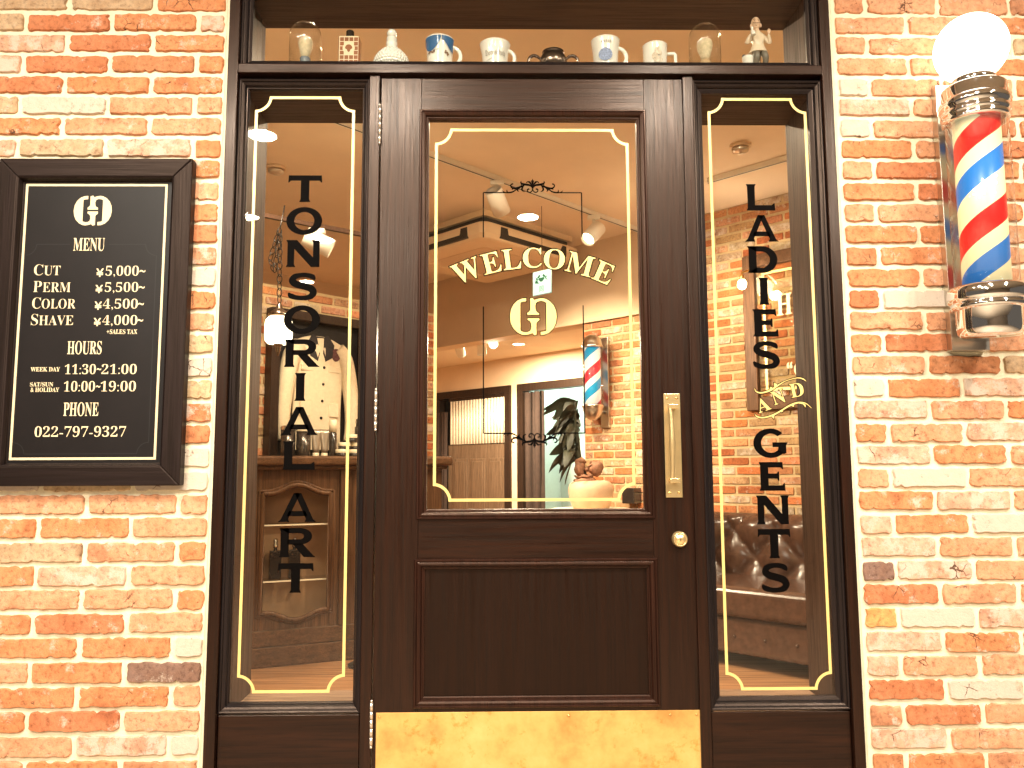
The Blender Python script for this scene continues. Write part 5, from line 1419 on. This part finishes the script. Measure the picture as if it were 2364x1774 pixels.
g = G(); g.tube([(xl, yl, 2.43), (xl, yl, 2.48), RW(1.024, .15, 2.52), RW(1.024, .046, 2.52)], .008, 10); g.lathe([(.016, 2.425), (.018, 2.45), (.010, 2.47)], xl, yl, 16); obj('brass_arm', g, BRASS, t)
lamp('POINT', t, (xl, yl, 2.40), 26, INNER, .035)
# tufted leather sofa
t = thing('chesterfield_sofa', 'brown leather sofa with deep buttoned back against the inner brick wall', 'sofa', (*RW(.35, .45, 0)[:2], 0))
U0s, U1s = -.95, 1.52
g = G(); nu, nv = 150, 36
def tuft(a, h):
    p, q = a / .155 + h / .18, a / .155 - h / .18
    return .060 * (abs(math.sin(PI * p / 2 + PI / 4) * math.sin(PI * q / 2 + PI / 4))) ** .42
rows = []
for j in range(nv + 1):
    f = j / nv; row = []
    if f < .72: zz = .40 + .40 * f / .72; base = .235 - .02 * f
    else: a_ = (f - .72) / .28 * PI; zz = .80 + .055 * math.sin(a_) * 1.2; base = .150 + .070 * math.cos(a_)
    for i in range(nu + 1):
        s = U0s + (U1s - U0s) * i / nu
        k = tuft(s, zz - .40) * (1 if f < .72 else max(0, 1 - (f - .72) / .25))
        row.append(RW(s, base + k, zz))
    rows.append(row)
for A_, B_ in zip(rows, rows[1:]): g.strip(A_, B_, 0, False, True)
g.add([rows[0][0], rows[0][-1], RW(U1s, .03, .40), RW(U0s, .03, .40)], [(0, 1, 2, 3)])
bk = obj('backrest', g, LEATHER, t)
g = G()
for i in range(-7, 11):
    for j in range(0, 5):
        s = .155 * i + (.0775 if j % 2 else 0); h = .09 * j
        if U0s + .05 < s < U1s - .05 and .03 < h < .36: g.ball(RW(s + .0, .240, .40 + h), .010, 10, 6)
obj('buttons', g, LEATHER, bk)
g = G(); inbox(g, RW, U0s + .16, U1s - .16, .22, .84, .295, .475); obj('seat_cushion', g, LEATHER, t, .045, 5)
g = G(); inbox(g, RW, U0s, U1s, .04, .80, .085, .294); obj('seat_base', g, LEATHER, t, .02, 3)
g = G()
for i in range(13): g.ball(RW(U0s + .11 + i * .19, .803, .185), (.010, .010, .010), 10, 6)
obj('base_buttons', g, LEATHER, t)
for s0, s1 in ((U0s, U0s + .15), (U1s - .15, U1s)):
    g = G(); g.tube([RW((s0 + s1) / 2, .10, .62), RW((s0 + s1) / 2, .84, .60)], .105, 20); inbox(g, RW, s0 + .02, s1 - .02, .08, .82, .20, .60); obj('arm', g, LEATHER, t)
for s in (U0s + .1, U1s - .1):
    for d in (.12, .74):
        x, y, _ = RW(s, d, 0); g = G(); g.lathe([(.022, 0), (.030, .03), (.036, .06), (.036, .086)], x, y, 16); obj('foot', g, DARKWOOD, t)

# ---------------------------------------------------------------- inner barber pole on the brick wall
xc, yc = RW(2.405, .155, 0)[:2]
t = thing('barber_pole', 'small barber pole with silver dome ends on the inner brick wall', 'barber pole', (xc, yc, 1.50))
g = G(); inbox(g, RW, 2.345, 2.425, .002, .03, 1.495, 2.225); obj('back_plate', g, STEEL, t, .003)
g = G()
for z in (1.62, 2.14):
    g = G(); g.tube([RW(2.385, .03, z), RW(2.40, .09, z), RW(2.405, .12, z)], .014, 10); obj('bracket', g, STEEL, t)
STR2 = stripes_material('small_barber_stripes', .33, (.55, .02, .04), (.01, .28, .52), (.86, .82, .74), .35, .55)
g = G(); g.lathe([(.0660, 1.670), (.0660, 2.135)], xc, yc, 40); obj('striped_cylinder', g, STR2, t)
g = G(); g.lathe([(.0780, 1.668), (.0780, 2.137)], xc, yc, 40); obj('glass_cylinder', g, CLEAR, t)
g = G(); g.lathe([(.084, 2.130), (.086, 2.136), (.086, 2.150), (.080, 2.158)] + [(.080 * math.cos(a), 2.158 + .082 * math.sin(a)) for a in [PI / 2 * i / 8 for i in range(1, 9)]], xc, yc, 40); obj('top_dome', g, STEEL, t)
g = G(); g.lathe([(.084, 1.675), (.086, 1.669), (.086, 1.655), (.080, 1.647)] + [(.080 * math.cos(a), 1.647 - .100 * math.sin(a)) for a in [PI / 2 * i / 8 for i in range(1, 9)]], xc, yc, 40); obj('bottom_dome', g, STEEL, t)
# wall speaker
g = G(); inbox(g, RW, 2.065, 2.180, .001, .10, .90, 1.020); o = obj('wall_box', g, BOTTLE_D, None, .006); tag(o, 'small black box on the inner wall at the lower right of the door glass', 'box')
# ---------------------------------------------------------------- side table, pot and plant
tx, ty = .585, 3.00
t = thing('side_table', 'small round pedestal table under the beige pot', 'table', (tx, ty, 0))
g = G(); g.lathe([(.24, .885), (.26, .890), (.26, .908), (.245, .912)], tx, ty, 40); obj('table_top', g, CAPW, t)
g = G(); g.lathe([(.16, 0), (.17, .015), (.05, .04), (.028, .10), (.026, .80), (.06, .885)], tx, ty, 24); obj('pedestal', g, IRON, t)
g = G()
g.lathe([(.112, .9125), (.120, .920), (.140, .985), (.147, 1.030), (.140, 1.062), (.118, 1.083), (.090, 1.090), (.085, 1.070), (0, 1.065)], tx, ty, 40); o = obj('plant_pot', g, POTC); tag(o, 'rounded beige pot holding the dark plant', 'pot')
t = thing('potted_plant', 'dark leafed plant with shelf fungus on its stem, in the beige pot', 'plant', (tx, ty, 1.065))
g = G(); p_, r_ = smooth_path([(tx - .03, ty, 1.06), (tx - .045, ty, 1.14), (tx - .075, ty, 1.24), (tx - .085, ty, 1.36), (tx - .10, ty, 1.48), (tx - .095, ty, 1.60)], 5, [.020, .018, .018, .016, .013, .008]); g.tube(p_, r_, 10); obj('stem', g, LEAF, t)
rr = random.Random(3)
g = G()
for dx, dz, rx, rz in ((-.075, 1.175, .034, .062), (-.02, 1.165, .030, .016), (.030, 1.168, .048, .052), (-.05, 1.115, .062, .014), (-.04, 1.088, .075, .024), (-.06, 1.215, .030, .020), (-.005, 1.185, .022, .012)):
    g.ball((tx + dx, ty - .03 + rr.uniform(-.02, .02), dz), (rx, rx * .8, rz), 16, 10)
for i, v in enumerate(g.v): g.v[i] = (v[0] + .006 * math.sin(v[2] * 90 + v[1] * 60), v[1], v[2] + .005 * math.sin(v[0] * 110))
obj('shelf_fungus', g, FUNGUS, t)
g = G()
def leaf(g, base, yaw, pitch, L, w, droop, roll=0):
    n = 9; a = []; b = []; c = []
    p = Vector(base); d = Vector((math.cos(yaw) * math.cos(pitch), math.sin(yaw) * math.cos(pitch), math.sin(pitch)))
    side = Vector((-math.sin(yaw) * math.cos(roll), math.cos(yaw) * math.cos(roll), math.sin(roll)))
    for i in range(n + 1):
        f = i / n; ww = w * (math.sin(PI * min(1, f * .96 + .03)) ** .8)
        up = side.cross(d)
        a.append(tuple(p + side * ww + up * ww * .25)); b.append(tuple(p)); c.append(tuple(p - side * ww + up * ww * .25))
        d = (d + Vector((0, 0, -droop / n))).normalized(); p = p + d * L / n
    g.strip(a, b, 0, False, True); g.strip(b, c, 0, False, True)
for k in range(64):
    z = 1.22 + .39 * rr.random(); yaw = PI + rr.uniform(-1.2, 1.2) if rr.random() < .75 else rr.uniform(-1.0, 1.0)
    L = rr.uniform(.12, .25) if abs(math.cos(yaw)) > .3 and math.cos(yaw) < 0 else rr.uniform(.025, .045)
    leaf(g, (tx - .095, ty, z), yaw, rr.uniform(-.3, .6), L, rr.uniform(.026, .050), rr.uniform(.8, 2.4), rr.choice([-1, 1]) * rr.uniform(.7, 1.5))
for z, L, w_, dr in ((1.60, .26, .03, 1.0), (1.585, .24, .028, .6), (1.36, .22, .045, 2.6), (1.34, .24, .030, 3.0)):
    leaf(g, (tx - .08, ty, z), PI + .15, .15, L, w_, dr, 1.2)
obj('leaves', g, LEAF, t, recalc=False)

# ---------------------------------------------------------------- shop ceiling lights that carry the room
INDISC = emitter('warm_downlight_face', (1.0, .80, .52), 8.0)
for x, y, wv, lab in ((1.15, 1.75, 34, 'warm recessed downlight inside above the right window'), (-1.15, 1.75, 30, 'warm recessed downlight inside above the left window'), (.10, 1.75, 34, 'warm recessed downlight inside above the door')):
    downlight(x, y, CZ, wv, lab, INNER, .06, 160, INDISC, 'warm downlights in the shop ceiling')  # added downlights, kept out of view, for the room's general light
def globe_lamp(x, y, z, watts, label):
    t = thing('globe_pendant', label, 'pendant lamp', (x, y, z - .10), 'opal globe pendants in the shop')
    g = G(); g.ball((x, y, z), .085, 24, 14); obj('glass_shade', g, PENDANT, t)
    g = G(); g.lathe([(.03, z + .078), (.036, z + .09), (.03, z + .11), (.008, z + .12)], x, y, 20); g.tube([(x, y, z + .12), (x, y, CZ)], .006, 8); obj('stem', g, IRON, t)
    lamp('POINT', t, (x, y, z), watts, INNER, .085)
globe_lamp(1.02, 2.95, 2.62, 150, 'opal globe pendant on a stem in the shop, behind the right door stile')
globe_lamp(-.60, 2.02, 2.66, 330, 'opal globe pendant on a stem in the shop, behind the left door stile')  # added lamp, hidden behind the stile to brighten the ceiling
for u, v, wv, z in ((4.6, 4.9, 105, 2.58), (4.6, VF + .5, 60, 2.58)):
    if v < VF: downlight(*pt(u, v), z, wv, 'warm recessed downlight in the lobby ceiling', INNER, .06, 150, INDISC, 'warm downlights in the shop ceiling')
    else:
        x, y = pt(u, v); q = thing('back_room_lamp', 'pale ceiling lamp of the mint green back room', 'ceiling lamp', (x, y, 2.45))
        g = G(); g.lathe([(.10, 2.50), (.10, 2.46), (.08, 2.45), (0, 2.45)], x, y, 24); obj('lamp_shade', g, emitter('back_room_shade', (.9, 1, .97), 3), q)
        lamp('POINT', q, (x, y, 2.40), 60, (.86, 1.0, .95), .08)
